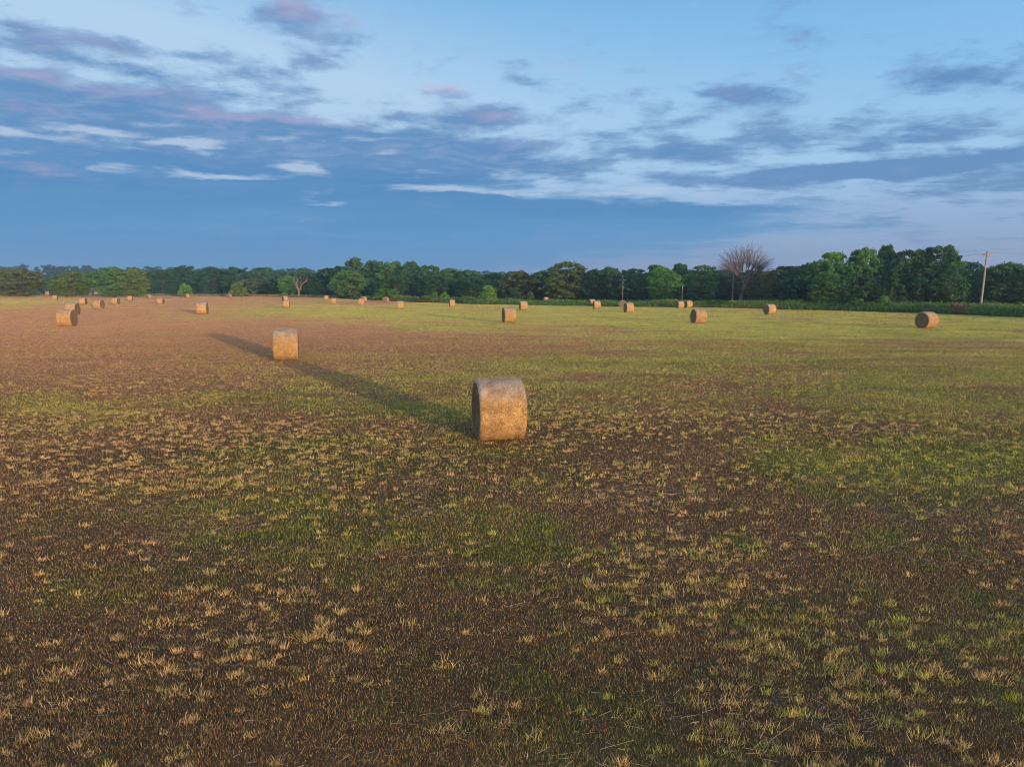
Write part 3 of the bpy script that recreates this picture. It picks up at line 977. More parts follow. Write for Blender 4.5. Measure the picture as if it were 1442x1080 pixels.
def leaf_cards(r_, centres, radii, per, size, flat=0.75):
    """clumps of leaf-sized quads round the given centres; returns verts, quads and per-card brightness."""
    m = len(centres) * per
    c = np.repeat(centres, per, axis=0); R = np.repeat(radii, per)
    d = r_.normal(0, 1, (m, 3)); d /= np.linalg.norm(d, axis=1)[:, None]
    d[:, 2] = np.where(d[:, 2] < -0.3, -d[:, 2] * 0.6, d[:, 2])
    p = c + d * (R * r_.uniform(0.35, 1.08, m) ** 0.6)[:, None] * np.array((1, 1, flat))
    nrm = d * 0.8 + r_.normal(0, 0.6, (m, 3)); nrm /= np.linalg.norm(nrm, axis=1)[:, None]
    t1 = np.cross(nrm, r_.normal(0, 1, (m, 3))); t1 /= np.linalg.norm(t1, axis=1)[:, None] + 1e-9
    t2 = np.cross(nrm, t1)
    s = (size * r_.uniform(0.55, 1.3, m))[:, None]
    v = np.stack([p - t1 * s, p - t2 * s * 0.6, p + t1 * s, p + t2 * s * 0.6], 1)
    tone = np.repeat(r_.uniform(0.70, 1.25, len(centres)), per) * r_.uniform(0.72, 1.28, m)
    hue = np.repeat(r_.uniform(-1, 1, len(centres)), per) * 0.12 + r_.uniform(-0.08, 0.08, m)
    col = np.stack([tone * (1 + hue), tone, tone * (1 - hue * 0.8)], 1)
    return v.reshape(-1, 3), np.arange(m * 4).reshape(m, 4), np.repeat(col, 4, axis=0)


# every prototype is a tree 10 m tall and about 10 m wide: (wide radius profile over height, clumps, clump radius)
def crown_points(r_, kind, n):
    out = []
    lobes = [(r_.uniform(0, 2 * np.pi), r_.uniform(0.45, 0.62), r_.uniform(0.30, 0.85), r_.uniform(0.3, 0.5)) for _ in range(7)]
    tops = [(r_.uniform(-2.6, 2.6), r_.uniform(-2.6, 2.6), r_.uniform(8.3, 9.2)) for _ in range(4)]
    while len(out) < n:
        z = r_.uniform(0.0, 1.0); a = r_.uniform(0, 2 * np.pi)
        if kind == 'round':
            prof = math.sqrt(max(0.0, 1 - ((z - 0.47) / 0.53) ** 2)) ** 0.9
            prof = max(prof, 0.80 if z < 0.4 and z > 0.08 else 0)
        elif kind == 'tall':
            prof = 0.9 * (1 - abs(z - 0.5) ** 2.6 * 3.4) if z < 0.9 else 0.35
        elif kind == 'cone':
            prof = 0.95 * (1 - z) ** 0.8 + 0.04
        elif kind == 'bush':
            prof = math.sqrt(max(0.0, 1 - z ** 2.2)) * 0.98
        else:  # loose
            prof = math.sqrt(max(0.0, 1 - ((z - 0.55) / 0.5) ** 2)) * 0.95 if z > 0.1 else 0.3
        f = 1.0
        if kind not in ('cone', 'bush'):
            f = 0.78
            for la, lr, lz, ls in lobes:
                da = abs((a - la + np.pi) % (2 * np.pi) - np.pi)
                f += 0.34 * math.exp(-(da / 0.55) ** 2 - ((z - lz) / 0.22) ** 2)
        rr = (r_.uniform(0.25, 1.0) ** 0.45) * prof * f
        out.append((5.0 * rr * math.cos(a) * 0.92, 5.0 * rr * math.sin(a) * 0.92, 0.35 + z * 8.9))
    if kind in ('loose', 'tall'):
        for (tx, ty, tz) in tops:
            out += [(tx, ty, tz), (tx * 1.1, ty, tz - 0.5), (tx * 0.9, ty * 1.1, tz - 1.0), (tx * 1.1, ty * 0.9, tz - 1.6)]
    return np.array(out)


def make_tree_protos():
    spec = {'round': ([11, 12, 13, 14], 190, 0.78, 70, 0.20), 'loose': ([21, 22, 23], 190, 0.72, 64, 0.19),
            'tall': ([31, 32], 190, 0.72, 64, 0.19), 'cone': ([41], 150, 0.62, 80, 0.19), 'bush': ([51, 52], 90, 1.1, 80, 0.42)}
    P = {}
    for kind, (seeds, n, cr, per, size) in spec.items():
        P[kind] = []
        for sd in seeds:
            r_ = np.random.default_rng(sd)
            c = crown_points(r_, kind, n)
            rad = cr * r_.uniform(0.45, 1.6, len(c))
            rad[n:] = 0.62
            # thin sprays that break the outline
            top = c[r_.integers(0, len(c), 70)] * np.array((1.08, 1.08, 1.02)) + r_.normal(0, 0.22, (70, 3))
            top[:, 2] = np.minimum(top[:, 2], np.sort(c[:, 2])[-6])
            v, q, col = leaf_cards(r_, np.concatenate([c, top]), np.concatenate([rad, np.full(70, 0.34)]), per, size)
            v[:, 2] = np.maximum(v[:, 2], 0.05)
            me = mesh_from("crown_" + kind, v, None, q, col, [M_LEAF])
            segs = [((0, 0, -0.3), (0.1, 0.05, 1.6), 0.30, 0.22), ((0.1, 0.05, 1.6), (0.0, 0.1, 4.0), 0.22, 0.16), ((0, 0.1, 4.0), (0.15, 0, 7.6), 0.16, 0.04)]
            for p in c[r_.integers(0, len(c), 16)]:
                z0 = r_.uniform(1.3, 4.5)
                mid = np.array((p[0] * 0.45, p[1] * 0.45, z0 + (p[2] - z0) * 0.55))
                segs += [((0.08, 0.07, z0), mid, 0.11, 0.07), (mid, p, 0.07, 0.025)]
            if kind == 'bush':
                segs = [((r_.normal(0, .4), r_.normal(0, .4), -0.2), p * 0.9, 0.09, 0.03) for p in c[:9]]
            P[kind].append((me, tubes_mesh("trunk_" + kind, segs, [M_BARK], 6)))
    return P


PROTO = make_tree_protos()
GREENS = {'dark': (0.055, 0.150, 0.060), 'deep': (0.034, 0.104, 0.054), 'mid': (0.084, 0.205, 0.060), 'bright': (0.105, 0.275, 0.064),
          'olive': (0.108, 0.182, 0.050), 'rust': (0.112, 0.150, 0.052), 'grey': (0.076, 0.135, 0.078), 'lime': (0.130, 0.270, 0.072)}

# photo column of the centre, photo width, photo row of the top, depth, kind, colour, label
TREES = [
    (-52, 80, 383, 240, 'round', 'grey', "greyish tree cut by the left frame edge beside the rust-tinged tree"),
    (24, 74, 379, 235, 'round', 'rust', "broad low tree with rust-tinged top at the left edge"),
    (103, 60, 382, 232, 'round', 'olive', "round olive-green tree alone between rust-tinged tree and dark green tree"),
    (158, 58, 376, 230, 'round', 'mid', "dark green tree right of the round olive tree, low pale shed at its side"),
    (190, 42, 377, 230, 'round', 'olive', "olive-tinted tree merging with the right side of the dark green tree"),
    (228, 46, 380, 300, 'round', 'deep', "dark blue-green tree, first of the row right of the gap"),
    (262, 52, 373, 310, 'round', 'deep', "tallest dark tree of the left row, behind the small bright bush"),
    (300, 48, 376, 305, 'round', 'deep', "dark tree in the left row between the tallest one and the whitish bale"),
    (331, 46, 376, 300, 'round', 'deep', "dark round tree straight above the tiny whitish end-on bale"),
    (372, 46, 376, 300, 'loose', 'dark', "dark tree right of the pale notch in the left skyline"),
    (352, 42, 394, 262, 'bush', 'grey', "grey-green low thicket right of the yellowish bush"),
    (392, 44, 393, 270, 'bush', 'deep', "very dark low tree just left of the bright green tree"),
    (425, 42, 379, 275, 'round', 'dark', "brownish-green tree standing behind the pale dead tree"),
    (404, 30, 388, 236, 'round', 'bright', "bright green rounded tree at the left of the pale dead tree"),
    (443, 30, 396, 236, 'round', 'mid', "low green tree at the right of the pale dead tree"),
    (464, 46, 378, 262, 'round', 'deep', "dark tree between pale dead tree and big round green tree"),
    (478, 36, 375, 255, 'round', 'dark', "small-topped tree peeping over the left of the big round green tree"),
    (491, 56, 381, 205, 'round', 'mid', "big round green tree standing forward of the central wood"),
    (500, 38, 362, 245, 'tall', 'dark', "tallest tree of the central wood, its top a step above the rest"),
    (528, 48, 366, 245, 'loose', 'dark', "high tree right beside the tallest of the central wood"),
    (553, 44, 367, 240, 'loose', 'mid', "high tree second right of the tallest, spiky topped"),
    (580, 46, 368, 235, 'tall', 'dark', "spiky topped tree in the middle of the central wood"),
    (604, 42, 373, 230, 'loose', 'dark', "tree where the central wood's top starts stepping down"),
    (634, 50, 378, 225, 'round', 'mid', "lower rounded tree at the right end of the central wood"),
    (660, 46, 380, 220, 'round', 'dark', "tree left of the dip behind the lone bright bush"),
    (558, 58, 388, 195, 'round', 'deep', "dark lower tree in front, above the tiny end-on bale in the weeds"),
    (612, 56, 387, 190, 'round', 'deep', "dark lower tree in front, above and right of the pinkish bale"),
    (664, 54, 390, 185, 'round', 'deep', "dark lower tree just left of the lone bright bush"),
    (697, 44, 384, 205, 'round', 'dark', "tree at the dip of the skyline, right behind the lone bright bush"),
    (731, 50, 381, 185, 'round', 'rust', "rust-topped dark tree right of the skyline dip"),
    (762, 42, 383, 185, 'round', 'deep', "dark tree between the rust-topped tree and the high domed tree"),
    (798, 72, 369, 175, 'round', 'olive', "high domed olive-green tree in the middle of the wood"),
    (838, 44, 379, 170, 'round', 'deep', "dark tree filling in at the right of the high domed tree"),
    (858, 48, 376, 175, 'round', 'dark', "rounded tree just left of the short far utility pole"),
    (893, 50, 377, 175, 'round', 'dark', "teal-green tree right behind the short far utility pole"),
    (932, 50, 376, 152, 'round', 'bright', "bright green tree above the two bales side by side"),
    (922, 34, 372, 172, 'loose', 'dark', "dark tree top poking out behind the bright green tree"),
    (958, 36, 370, 170, 'loose', 'dark', "flat-topped tree just right of the bright green tree"),
    (990, 48, 372, 165, 'round', 'mid', "green tree between flat-topped tree and the leafless tree"),
    (985, 40, 402, 140, 'bush', 'deep', "low dark thicket under the tree left of the leafless tree"),
    (1020, 46, 379, 172, 'round', 'deep', "dark tree behind the middle utility pole"),
    (1068, 60, 382, 165, 'round', 'rust', "brownish tree seen through the leafless tree's lower limbs"),
    (1094, 44, 378, 150, 'round', 'olive', "olive tree right of the leafless tree's trunk"),
    (1122, 52, 377, 138, 'round', 'dark', "low dark tree at the left end of the right-hand grove"),
    (1146, 46, 371, 132, 'loose', 'dark', "tree stepping up at the left of the right-hand grove"),
    (1172, 52, 354, 130, 'loose', 'bright', "tall bright-topped tree, the grove's first high crown from the leafless tree"),
    (1212, 60, 348, 128, 'loose', 'mid', "high tree left of the sky notch at the grove's middle"),
    (1246, 46, 344, 130, 'tall', 'dark', "slender topped tree at the sky notch of the grove"),
    (1283, 64, 350, 125, 'loose', 'dark', "wide tree in the grove between the notch and its highest crown"),
    (1322, 66, 344, 122, 'loose', 'dark', "highest crown of the grove, nearest the leaning utility pole"),
    (1347, 46, 366, 118, 'round', 'mid', "green tree sloping down at the grove's right end"),
    (1166, 60, 383, 116, 'round', 'mid', "lower front tree below the bright-topped tree of the grove"),
    (1207, 56, 385, 114, 'round', 'dark', "lower front tree left of the dark cone-shaped cedar"),
    (1255, 50, 378, 110, 'cone', 'deep', "dark cone-shaped cedar in front of the grove"),
    (1300, 60, 376, 112, 'round', 'deep', "dark lower tree right of the cedar in the grove"),
    (1338, 54, 380, 110, 'round', 'dark', "lower front tree by the rusty brush at the grove's end"),
    (1378, 50, 386, 190, 'round', 'deep', "distant bluish tree seen in the gap behind the leaning utility pole"),
    (1416, 72, 370, 112, 'round', 'dark', "dark round tree right of the leaning utility pole"),
    (1462, 70, 376, 108, 'round', 'grey', "brownish-grey tree cut by the right frame edge"),
    (1530, 90, 362, 105, 'loose', 'dark', "tree beyond the right frame edge"),
    (-130, 90, 380, 250, 'round', 'dark', "tree beyond the left frame edge"),
]
SHRUBS = [
    (260, 19, 400, 236, 'bright', "small bright green bush above a tiny tan bale"),
    (335, 24, 398, 236, 'olive', "yellowish-green bush beside the tiny whitish end-on bale"),
    (688, 25, 402.5, 156, 'lime', "lone bright green bush standing in the weeds at mid edge"),
    (626, 15, 412, 160, 'bright', "small rounded bush left of the lone bright green bush"),
    (612, 10, 411, 168, 'mid', "little green bush beside the small rounded bush"),
    (545, 42, 407, 178, 'mid', "spreading green scrub below the central wood"),
    (600, 26, 416, 162, 'olive', "yellow-green scrub patch between two small far bales"),
    (655, 34, 417, 152, 'mid', "low teal-green scrub left of the lone bright bush"),
    (747, 12, 411, 170, 'grey', "small greyish bush under the domed olive-green tree"),
    (1245, 24, 417, 107, 'mid', "small leaning bush at the foot of the cedar"),
    (1010, 40, 423, 125, 'mid', "low green bush below the middle utility pole"),
    (1212, 18, 421, 109, 'bright', "pale-tipped clump of brush left of the cedar's foot"),
]


def place_tree(name, cat, u, wpx, vtop, D, kind, colour, label, group, k):
    x, y = ground_xy(u, D)
    H = height_for(vtop, D); W = wpx * D / FPX
    protos = PROTO[kind]
    crown, trunk = protos[k % len(protos)]
    e = link(name, None, loc=(x, y, float(height(x, y)) if D < 300 else 0.0))
    e.scale = (W / 9.6, W / 9.6, H / 9.75)
    e.rotation_euler = (0, 0, (k * 2.399) % 6.283)
    tag(e, label, cat, group)
    c = link("crown", crown, e)
    g = GREENS[colour]
    j = 1 + 0.10 * math.sin(k * 12.9)
    c.color = (g[0] * j, g[1] * j, g[2], 1)
    link("trunk" if kind != 'bush' or cat == 'tree' else "stems", trunk, e)
    return e


for k, t in enumerate(TREES):
    if 0 <= t[0] + t[1] / 2 and t[0] - t[1] / 2 <= 1442:
        place_tree("cedar_tree" if t[4] == 'cone' else "tree", "tree", *t, "trees along the far edge of the field", k)
for k, t in enumerate(SHRUBS):
    place_tree("shrub", "shrub", t[0], t[1], t[2], t[3], 'bush', t[4], t[5], "shrubs along the far edge of the field", k)


def grow(r_, p, d, L, r, depth, segs, spread, up, n=(2, 3)):
    """recursive bare branches"""
    q = p + d * L
    segs.append((p, q, r, r * 0.68))
    if depth == 0:
        return
    for _ in range(r_.integers(n[0], n[1] + 1)):
        e = d + r_.normal(0, spread, 3) + np.array((0, 0, up))
        e /= np.linalg.norm(e)
        t = r_.uniform(0.75, 1.0)
        grow(r_, p + (q - p) * t, e, L * r_.uniform(0.62, 0.9), r * 0.62, depth - 1, segs, spread, up, n)


def build_bare_tree():
    r_ = np.random.default_rng(5)
    D = 146.0
    u = 1049
    x, y = ground_xy(u, D)
    H = height_for(343, D)
    e = link("bare_tree", None, loc=(x, y, 0.0))
    tag(e, "tall leafless tree with a purple-grey fan of branches above the treetops", "tree")
    segs = [((-0.9, 0, -0.2), (-0.6, 0.1, 2.2), 0.42, 0.33), ((-0.6, 0.1, 2.2), (-0.1, 0, 4.0), 0.33, 0.27)]
    limbs = []
    base = np.array((-0.1, 0, 3.8))
    fork_z = height_for(389, D)
    R = (H - fork_z) * 1.12
    nrmz = lambda q: q / np.linalg.norm(q)
    prim = []
    for k in range(13):
        a = -1.30 + 2.6 * (k + 0.5) / 13 + r_.normal(0, 0.08)
        ya = r_.normal(0, 0.6)
        d = nrmz(np.array((math.sin(a), math.sin(ya) * 0.8, math.cos(a) + 0.1)))
        st = base + np.array((0, 0, r_.uniform(-0.8, 0.3)))
        m0 = base + np.array((d[0] * 1.1, d[1] * 1.1, (fork_z - 3.8) * r_.uniform(0.75, 1.1)))
        m1 = m0 + nrmz(d + r_.normal(0, 0.12, 3)) * R * r_.uniform(0.28, 0.45)
        segs += [(st, m0, 0.13, 0.085), (m0, m1, 0.07, 0.042)]
        prim.append((d, m0, m1))
    hub = np.array((-0.1, 0, fork_z))
    for _ in range(560):
        a = math.asin(r_.uniform(-0.995, 0.995)); ya = r_.uniform(-1.2, 1.2)
        d = nrmz(np.array((math.sin(a), math.cos(a) * math.sin(ya), math.cos(a) * math.cos(ya) * 1.0 + 0.02)))
        rad = R * r_.uniform(0.55, 1.0) ** 0.55 * (0.93 + 0.09 * math.sin(a * 7 + ya * 5))
        tip = hub + d * rad * np.array((1.0, 0.75, 0.98))
        pd, p0, p1 = max(prim, key=lambda q: float(np.dot(q[0], d)) + r_.normal(0, 0.05))
        s0 = p0 + (p1 - p0) * r_.uniform(0.45, 1.0)
        mid = s0 + (tip - s0) * 0.5 + r_.normal(0, 0.16, 3) + (pd - d) * 0.35
        limbs += [(s0, mid, 0.026, 0.017), (mid, tip, 0.017, 0.009)]
        for _k in range(4):
            q = mid + (tip - mid) * r_.uniform(0.2, 1.0)
            e2 = nrmz(nrmz(tip - mid) + r_.normal(0, 0.42, 3))
            limbs.append((q, q + e2 * r_.uniform(0.25, 0.75), 0.010, 0.005))
    link("trunk", tubes_mesh("bare_trunk", segs, [M_TWIG], 8), e)
    link("branches", tubes_mesh("bare_branches", limbs, [M_TWIG], 4), e)
    # sparse withered leaves and vines about the lower limbs
    c = np.stack([r_.normal(0.4, 2.4, 46), r_.normal(0, 1.6, 46), r_.uniform(2.6, 7.2, 46)], 1)
    c2 = np.stack([r_.normal(-0.6, 0.35, 12), r_.normal(0, 0.35, 12), r_.uniform(0.2, 4.6, 12)], 1)
    v, q, col = leaf_cards(r_, np.concatenate([c, c2]), np.concatenate([np.full(46, 0.8), np.full(12, 0.5)]), 26, 0.13)
    f = link("withered_leaves", mesh_from("withered_leaves", v, None, q, col, [M_LEAF]), e)
    f.color = (0.072, 0.062, 0.046, 1)


def build_dead_tree():
    r_ = np.random.default_rng(9)
    D = 226.0
    x, y = ground_xy(420, D)
    e = link("dead_tree", None, loc=(x, y, 0.0))
    tag(e, "small pale barkless dead tree forking into bare limbs", "tree")
    z = lambda v: height_for(v, D)
    k = D / FPX
    P = lambda u, v, dy=0.0: ((u - 420) * k, dy, z(v))
    segs = [(P(420, 418.5), P(420.5, 409), 0.42, 0.34), (P(420.5, 410), P(418, 401), 0.36, 0.26), (P(418, 401), P(419, 391), 0.24, 0.10),
            (P(420, 410), P(415.5, 400), 0.28, 0.16), (P(415.5, 401), P(414, 396, .4), 0.15, 0.07),
            (P(421, 409), P(426, 400, -.4), 0.32, 0.20), (P(426, 400.5, -.4), P(431, 395.5, -.4), 0.19, 0.11), (P(431, 395.7, -.4), P(437, 394, -.6), 0.11, 0.05),
            (P(424, 404, -.2), P(422, 396, .5), 0.16, 0.07), (P(427.5, 399), P(432, 391.5, .6), 0.13, 0.05), (P(418.3, 399), P(423, 391, -.5), 0.13, 0.05),
            (P(429, 397.3, -.4), P(436, 398, .5), 0.10, 0.04)]
    link("trunk", tubes_mesh("dead_trunk", segs[:1], [M_DEAD], 8), e)
    limbs = list(segs[1:])
    for p, q, r0, r1 in segs[3:]:
        p = np.array(p); q = np.array(q)
        for _ in range(3):
            d = (q - p) / np.linalg.norm(q - p) + r_.normal(0, 0.35, 3); d /= np.linalg.norm(d)
            s = p + (q - p) * r_.uniform(0.6, 1.0)
            limbs.append((s, s + d * r_.uniform(0.5, 1.2), 0.05, 0.02))
    link("limbs", tubes_mesh("dead_limbs", limbs, [M_DEAD], 6), e)


build_bare_tree()
build_dead_tree()


# ------------------------------------------------------------------ the wood behind, and the wooded rise on the skyline
def build_forest():
    r_ = np.random.default_rng(77)
    C, Rr = [], []

    def fill(u0, u1, step, D0, D1, v0, v1, seed):
        u = u0
        while u < u1:
            D = r_.uniform(D0, D1)
            f = (u - u0) / (u1 - u0)
            vt = v0 + (v1 - v0) * f + r_.uniform(-1.5, 3.5)
            H = height_for(vt, D)
            x, y = ground_xy(u, D)
            W = H * r_.uniform(0.40, 0.55)
            n = 26
            a = r_.uniform(0, 2 * np.pi, n); z = r_.uniform(0.05, 1, n)
            rad = W * np.sqrt(np.maximum(1 - ((z - 0.45) / 0.56) ** 2, 0.02)) * r_.uniform(0.3, 1, n) ** 0.5
            C.append(np.stack([x + rad * np.cos(a), y + rad * np.sin(a), z * H * 0.93], 1))
            Rr.append(np.full(n, H * 0.13))
            u += step * r_.uniform(0.7, 1.3)
    fill(-260, 215, 13, 300, 420, 392, 390, 1)
    fill(205, 480, 11, 320, 380, 384, 384, 2)
    fill(470, 700, 11, 255, 320, 374, 386, 3)
    fill(470, 720, 12, 215, 250, 394, 394, 4)
    fill(690, 1010, 11, 205, 260, 386, 381, 5)
    fill(700, 1110, 12, 182, 215, 396, 394, 6)
    fill(1000, 1140, 11, 180, 240, 384, 381, 7)
    fill(1100, 1360, 11, 138, 180, 374, 366, 8)
    fill(1110, 1365, 12, 120, 136, 392, 392, 9)
    fill(1355, 1420, 11, 190, 260, 391, 391, 10)
    fill(1395, 1800, 14, 118, 170, 378, 360, 11)
    v, q, col = leaf_cards(r_, np.concatenate(C), np.concatenate(Rr), 26, 0.62)
    v[:, 2] = np.maximum(v[:, 2], 0.02)
    o = link("forest", mesh_from("forest", v, None, q, col * 1.0, [M_LEAF]))
    o.color = (0.028, 0.084, 0.048, 1)
    tag(o, "dark wood filling in behind the front row of trees", "forest", kind="stuff")


RIDGE_U = np.array([-900, -300, 0, 40, 110, 150, 200, 240, 300, 345, 372, 400, 440, 480, 520, 600, 640, 665, 690, 720, 760, 900, 1100, 1385, 1442, 1700, 2300])
RIDGE_V = np.array([376, 376, 374.5, 374, 375, 377, 376.5, 377, 377, 379, 379, 378, 378, 380, 381, 382, 382, 380.5, 381.5, 384, 388, 389, 389, 387, 387, 384, 380])
RIDGE_D = 900.0


def build_ridge():
    r_ = np.random.default_rng(99)
    # the rise itself
    us = np.linspace(-900, 2300, 180)
    rows = np.linspace(0, 1, 14)
    V = []
    for t in rows:
        D = 560 + t * 560
        vv = np.interp(us, RIDGE_U, RIDGE_V)
        for u, v in zip(us, vv):
            top = max(height_for(v, RIDGE_D) - 11.0, 0.6)
            s = min(t / 0.6, 1.0); s = s * s * (3 - 2 * s)
            x, y = ground_xy(u, D)
            V.append((x, y, -0.3 + top * s + (vnoise(x / 40, y / 40, 3) - 0.5) * 2 * s))
    n = len(us)
    i = np.arange(len(rows) - 1)[:, None] * n; j = np.arange(n - 1)[None, :]
    Q = np.stack([i + j, i + j + 1, i + n + j + 1, i + n + j], -1).reshape(-1, 4)
    me = mesh_from("hill", np.array(V), None, Q, np.tile(np.array((0.03, 0.05, 0.025)), (len(V), 1)), [M_FIELD], smooth=True)
    tag(link("hill", me), "low rise beyond the wood on the skyline", "hill", kind="structure")
    # its woods
    C, Rr = [], []
    for _ in range(1500):
        u = r_.uniform(-700, 2000)
        t = r_.uniform(0.05, 0.66)
        D = 560 + t * 560
        v = float(np.interp(u, RIDGE_U, RIDGE_V))
        top = max(height_for(v, RIDGE_D) - 11.0, 0.6)
        s = min(t / 0.6, 1.0); s = s * s * (3 - 2 * s)
        x, y = ground_xy(u, D)
        z0 = top * s
        H = r_.uniform(8.5, 13); W = r_.uniform(4.0, 7.0)
        n_ = 10
        a = r_.uniform(0, 2 * np.pi, n_); z = r_.uniform(0.15, 0.95, n_)
        rad = W * np.sqrt(np.maximum(1 - ((z - 0.45) / 0.6) ** 2, 0.02)) * r_.uniform(0.2, 1, n_)
        C.append(np.stack([x + rad * np.cos(a), y + rad * np.sin(a), z0 + z * H * 0.92], 1)); Rr.append(np.full(n_, 2.1))
    v, q, col = leaf_cards(r_, np.concatenate(C), np.concatenate(Rr), 16, 1.25)
    o = link("far_forest", mesh_from("far_forest", v, None, q, col, [M_LEAF]))
    o.color = (0.020, 0.066, 0.044, 1)
    tag(o, "hazy blue-green wood covering the low rise on the skyline", "forest", kind="stuff")


build_forest()
build_ridge()


# ------------------------------------------------------------------ utility poles and wires
def box(c, s, rot=0.0):
    cx, cy, cz = c; sx, sy, sz = s[0] / 2, s[1] / 2, s[2] / 2
    v = np.array([(-sx, -sy, -sz), (sx, -sy, -sz), (sx, sy, -sz), (-sx, sy, -sz), (-sx, -sy, sz), (sx, -sy, sz), (sx, sy, sz), (-sx, sy, sz)])
    ca, sa = math.cos(rot), math.sin(rot)
    v = np.stack([v[:, 0] * ca - v[:, 1] * sa, v[:, 0] * sa + v[:, 1] * ca, v[:, 2]], 1) + np.array((cx, cy, cz))
    return v, np.array([(0, 3, 2, 1), (4, 5, 6, 7), (0, 1, 5, 4), (1, 2, 6, 5), (2, 3, 7, 6), (3, 0, 4, 7)])


def shapes_mesh(name, shapes, mats, smooth=False):
    V, Q, o = [], [], 0
    for v, q in shapes:
        V.append(v); Q.append(q + o); o += len(v)
    return mesh_from(name, np.concatenate(V), None, np.concatenate(Q), None, mats, smooth)


POLES = [  # column of the base, depth, height, crossarm length, lean, label
    (1383.5, 103.0, None, 353.5, 1.8, 0.030, "nearest utility pole, grey and leaning, crossarm against the sky"),
    (1032.0, 150.0, None, 381.5, 1.5, 0.006, "middle utility pole standing before the leafless tree"),
    (877.0, 172.0, None, 391.5, 1.9, 0.0, "short far utility pole against the dark wood"),
]
POLE_ARM = []


def build_poles():
    for (u, D, _, vt, arm, lean, label) in POLES:
        x, y = ground_xy(u, D)
        H = height_for(vt, D)
        e = link("utility_pole", None, loc=(x, y, 0.0))
        e.rotation_euler = (0, lean, 0)
        tag(e, label, "utility pole", "utility poles along the far edge of the field")
        segs = [((0, 0, -0.3), (0, 0, H * 0.5), 0.17, 0.145), ((0, 0, H * 0.5), (0, 0, H), 0.145, 0.11), ((0, 0, H), (0, 0, H + 0.02), 0.11, 0.02)]
        link("shaft", tubes_mesh("pole_shaft", segs, [M_POLE], 10), e)
        za = H - 0.55
        rot = 0.25
        c = link("crossarm", shapes_mesh("pole_crossarm", [box((0, -0.16, za), (arm, 0.12, 0.17), rot)], [M_POLE]), e)
        ca, sa = math.cos(rot), math.sin(rot)
        pts = []
        for f in (-0.46, 0.40):
            px, py = arm * f * ca, -0.16 + arm * f * sa
            ins = tubes_mesh("pole_insulator", [((px, py, za + 0.065), (px, py, za + 0.13), 0.02, 0.02), ((px, py, za + 0.12), (px, py, za + 0.17), 0.055, 0.05),
                                                ((px, py, za + 0.17), (px, py, za + 0.22), 0.035, 0.03)], [M_CER], 8)
            link("insulator", ins, c)
            pts.append((px, py, za + 0.22))
        link("insulator", tubes_mesh("pole_top_insulator", [((0, 0, H), (0, 0, H + 0.18), 0.03, 0.03), ((0, 0, H + 0.14), (0, 0, H + 0.26), 0.06, 0.05)], [M_CER], 8), e)
        link("brace", tubes_mesh("pole_brace", [((arm * .28 * ca, -0.18 + arm * .28 * sa, za - 0.05), (0, -0.14, za - 0.75), 0.022, 0.022),
                                                ((-arm * .28 * ca, -0.18 - arm * .28 * sa, za - 0.05), (0, -0.14, za - 0.75), 0.022, 0.022)], [M_CER], 5), e)
        pts.append((0, 0, H + 0.24)); pts.append((0.15, -0.1, H - 2.3))
        POLE_ARM.append([(x + p[0] + lean * p[2], y + p[1], p[2]) for p in pts])
        if u > 1300:
            link("guard_bracket", tubes_mesh("pole_bracket", [((-0.12, -0.1, H - 2.3), (0.2, -0.12, H - 2.3), 0.05, 0.05)], [M_CER], 6), e)


def build_wires():
    nxt = [(p[0] + 40, p[1] - 42, p[2] + 0.3) for p in POLE_ARM[0]]          # the run goes on past the frame to the right
    names = ["wire strung on the left arm tip of the poles", "wire strung on the right arm side of the poles", "wire strung over the pole tops",
             "lower communication wire strung below the crossarms"]
    for k in range(4):
        run = [nxt[k], POLE_ARM[0][k], POLE_ARM[1][k], POLE_ARM[2][k]]
        segs = []
        for a, b in zip(run[:-1], run[1:]):
            a = np.array(a); b = np.array(b)
            ts = np.linspace(0, 1, 13)
            pts = [a + (b - a) * t - np.array((0, 0, 1.1 * 4 * t * (1 - t) * np.linalg.norm(b - a) / 90)) for t in ts]
            rr = 0.014 if k == 3 else 0.009
            segs += [(p, q, rr, rr) for p, q in zip(pts[:-1], pts[1:])]
        o = link("power_line", tubes_mesh("power_line", segs, [M_WIRE], 5))
        tag(o, names[k], "wire", "overhead wires")


build_poles()
build_wires()


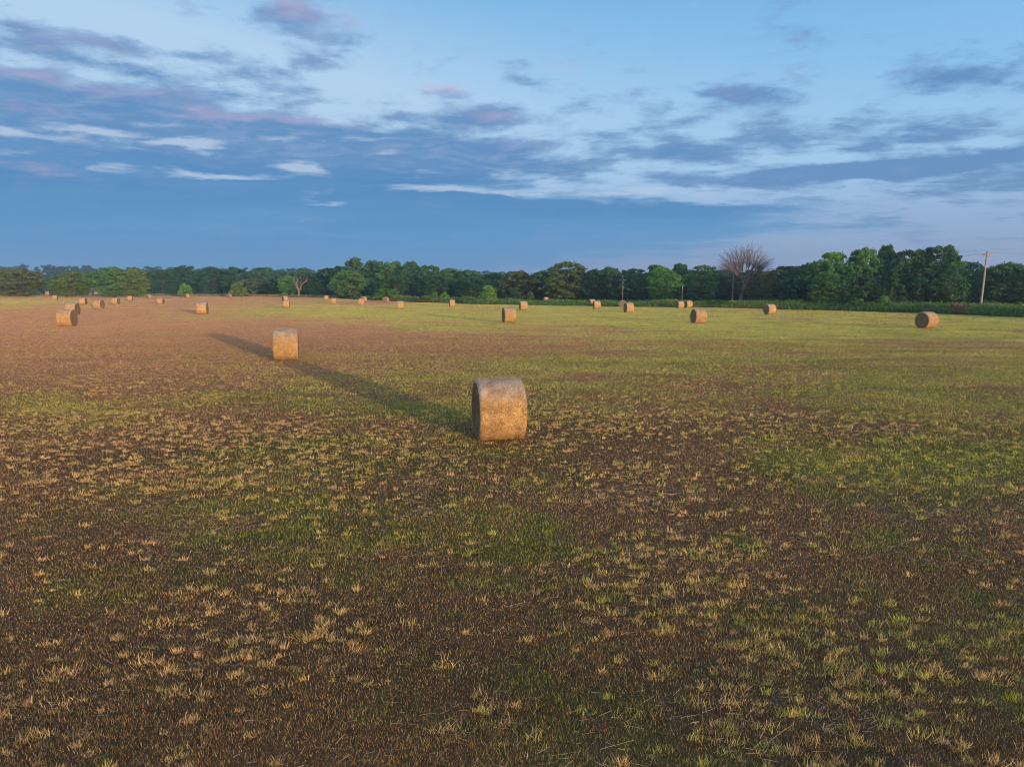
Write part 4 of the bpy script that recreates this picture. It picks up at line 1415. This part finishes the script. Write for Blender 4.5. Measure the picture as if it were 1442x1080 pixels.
# ------------------------------------------------------------------ small things at the far edge
def build_far_things():
    # low pale shed between the olive and dark green trees
    D = 262.0
    x, y = ground_xy(138, D)
    e = link("shed", None, loc=(x, y, 0)); e.rotation_euler = (0, 0, 0.12)
    tag(e, "low pale pinkish shed half hidden between the olive and dark green trees", "shed")
    W, Dp, H = 5.0, 3.6, 2.1
    t = 0.12
    link("wall", shapes_mesh("shed_wall", [box((0, 0, H / 2), (W, Dp, H))], [M_WALLP]), e)
    rv = np.array([(-W / 2 - .25, -Dp / 2 - .3, H + .004), (W / 2 + .25, -Dp / 2 - .3, H + .004), (W / 2 + .25, Dp / 2 + .3, H + .004), (-W / 2 - .25, Dp / 2 + .3, H + .004),
                   (-W / 2 - .25, 0, H + .75), (W / 2 + .25, 0, H + .75)])
    me = mesh_from("shed_roof", rv, np.array([(0, 4, 3), (1, 2, 5)]), np.array([(0, 1, 5, 4), (2, 3, 4, 5), (0, 3, 2, 1)]), None, [M_ROOF])
    link("roof", me, e)
    link("door", shapes_mesh("shed_door", [box((-1.2, -Dp / 2 - 0.02, 0.95), (0.9, 0.05, 1.9))], [M_DOOR]), e)
    link("window", shapes_mesh("shed_window", [box((1.0, -Dp / 2 - 0.02, 1.25), (0.9, 0.05, 0.7))], [M_DOOR]), e)
    # white tank
    x, y = ground_xy(38.5, 252)
    o = link("water_tank", tubes_mesh("water_tank", [((0, 0, 0), (0, 0, 1.0), 0.55, 0.55), ((0, 0, 1.0), (0, 0, 1.12), 0.55, 0.40), ((0, 0, 1.12), (0, 0, 1.2), 0.40, 0.1)], [M_WHITE], 18), loc=(x, y, 0.1))
    tag(o, "small white tank under the rust-tinged tree at the left", "tank")
    # bale far back between the trees
    x, y = ground_xy(65, 258)
    e = link("hay_bale", None, loc=(x, y, 0.1)); e.rotation_euler = (0, 0, RAD(40))
    tag(e, "tan bale far back in the gap between rust-tinged and olive trees", "hay bale", "round hay bales scattered over the field")
    link("rolled_side", BALE_LO[0], e)
    for en in BALE_LO[1]:
        link("end_face", en, e)
    # weathered post left of the bale pair
    x, y = ground_xy(961, 150)
    H = height_for(403.5, 150)
    o = link("post", tubes_mesh("post", [((0, 0, -0.2), (0.02, 0, H), 0.13, 0.11), ((0.02, 0, H), (0.02, 0, H + 0.03), 0.11, 0.03)], [M_POLE], 8), loc=(x, y, 0))
    tag(o, "plain grey post against the dark trees above the two side-by-side bales", "post")


build_far_things()


# ------------------------------------------------------------------ the hazy air
def build_haze():
    me = shapes_mesh("haze", [box((0, 0, 24), (2700, 2700, 52))], [])
    mt = bpy.data.materials.new("haze_air"); mt.use_nodes = True
    nt = mt.node_tree
    nt.nodes.remove(nt.nodes['Principled BSDF'])
    pv = nt.nodes.new('ShaderNodeVolumePrincipled')
    pv.inputs['Color'].default_value = (0.70, 0.86, 1.0, 1)
    pv.inputs['Density'].default_value = HAZE
    pv.inputs['Anisotropy'].default_value = 0.5
    nt.links.new(pv.outputs[0], nt.nodes['Material Output'].inputs['Volume'])
    me.materials.append(mt)
    tag(link("haze", me), "thin bluish morning haze over the field", "haze", kind="stuff")


HAZE = 0.00042
if HAZE:
    build_haze()
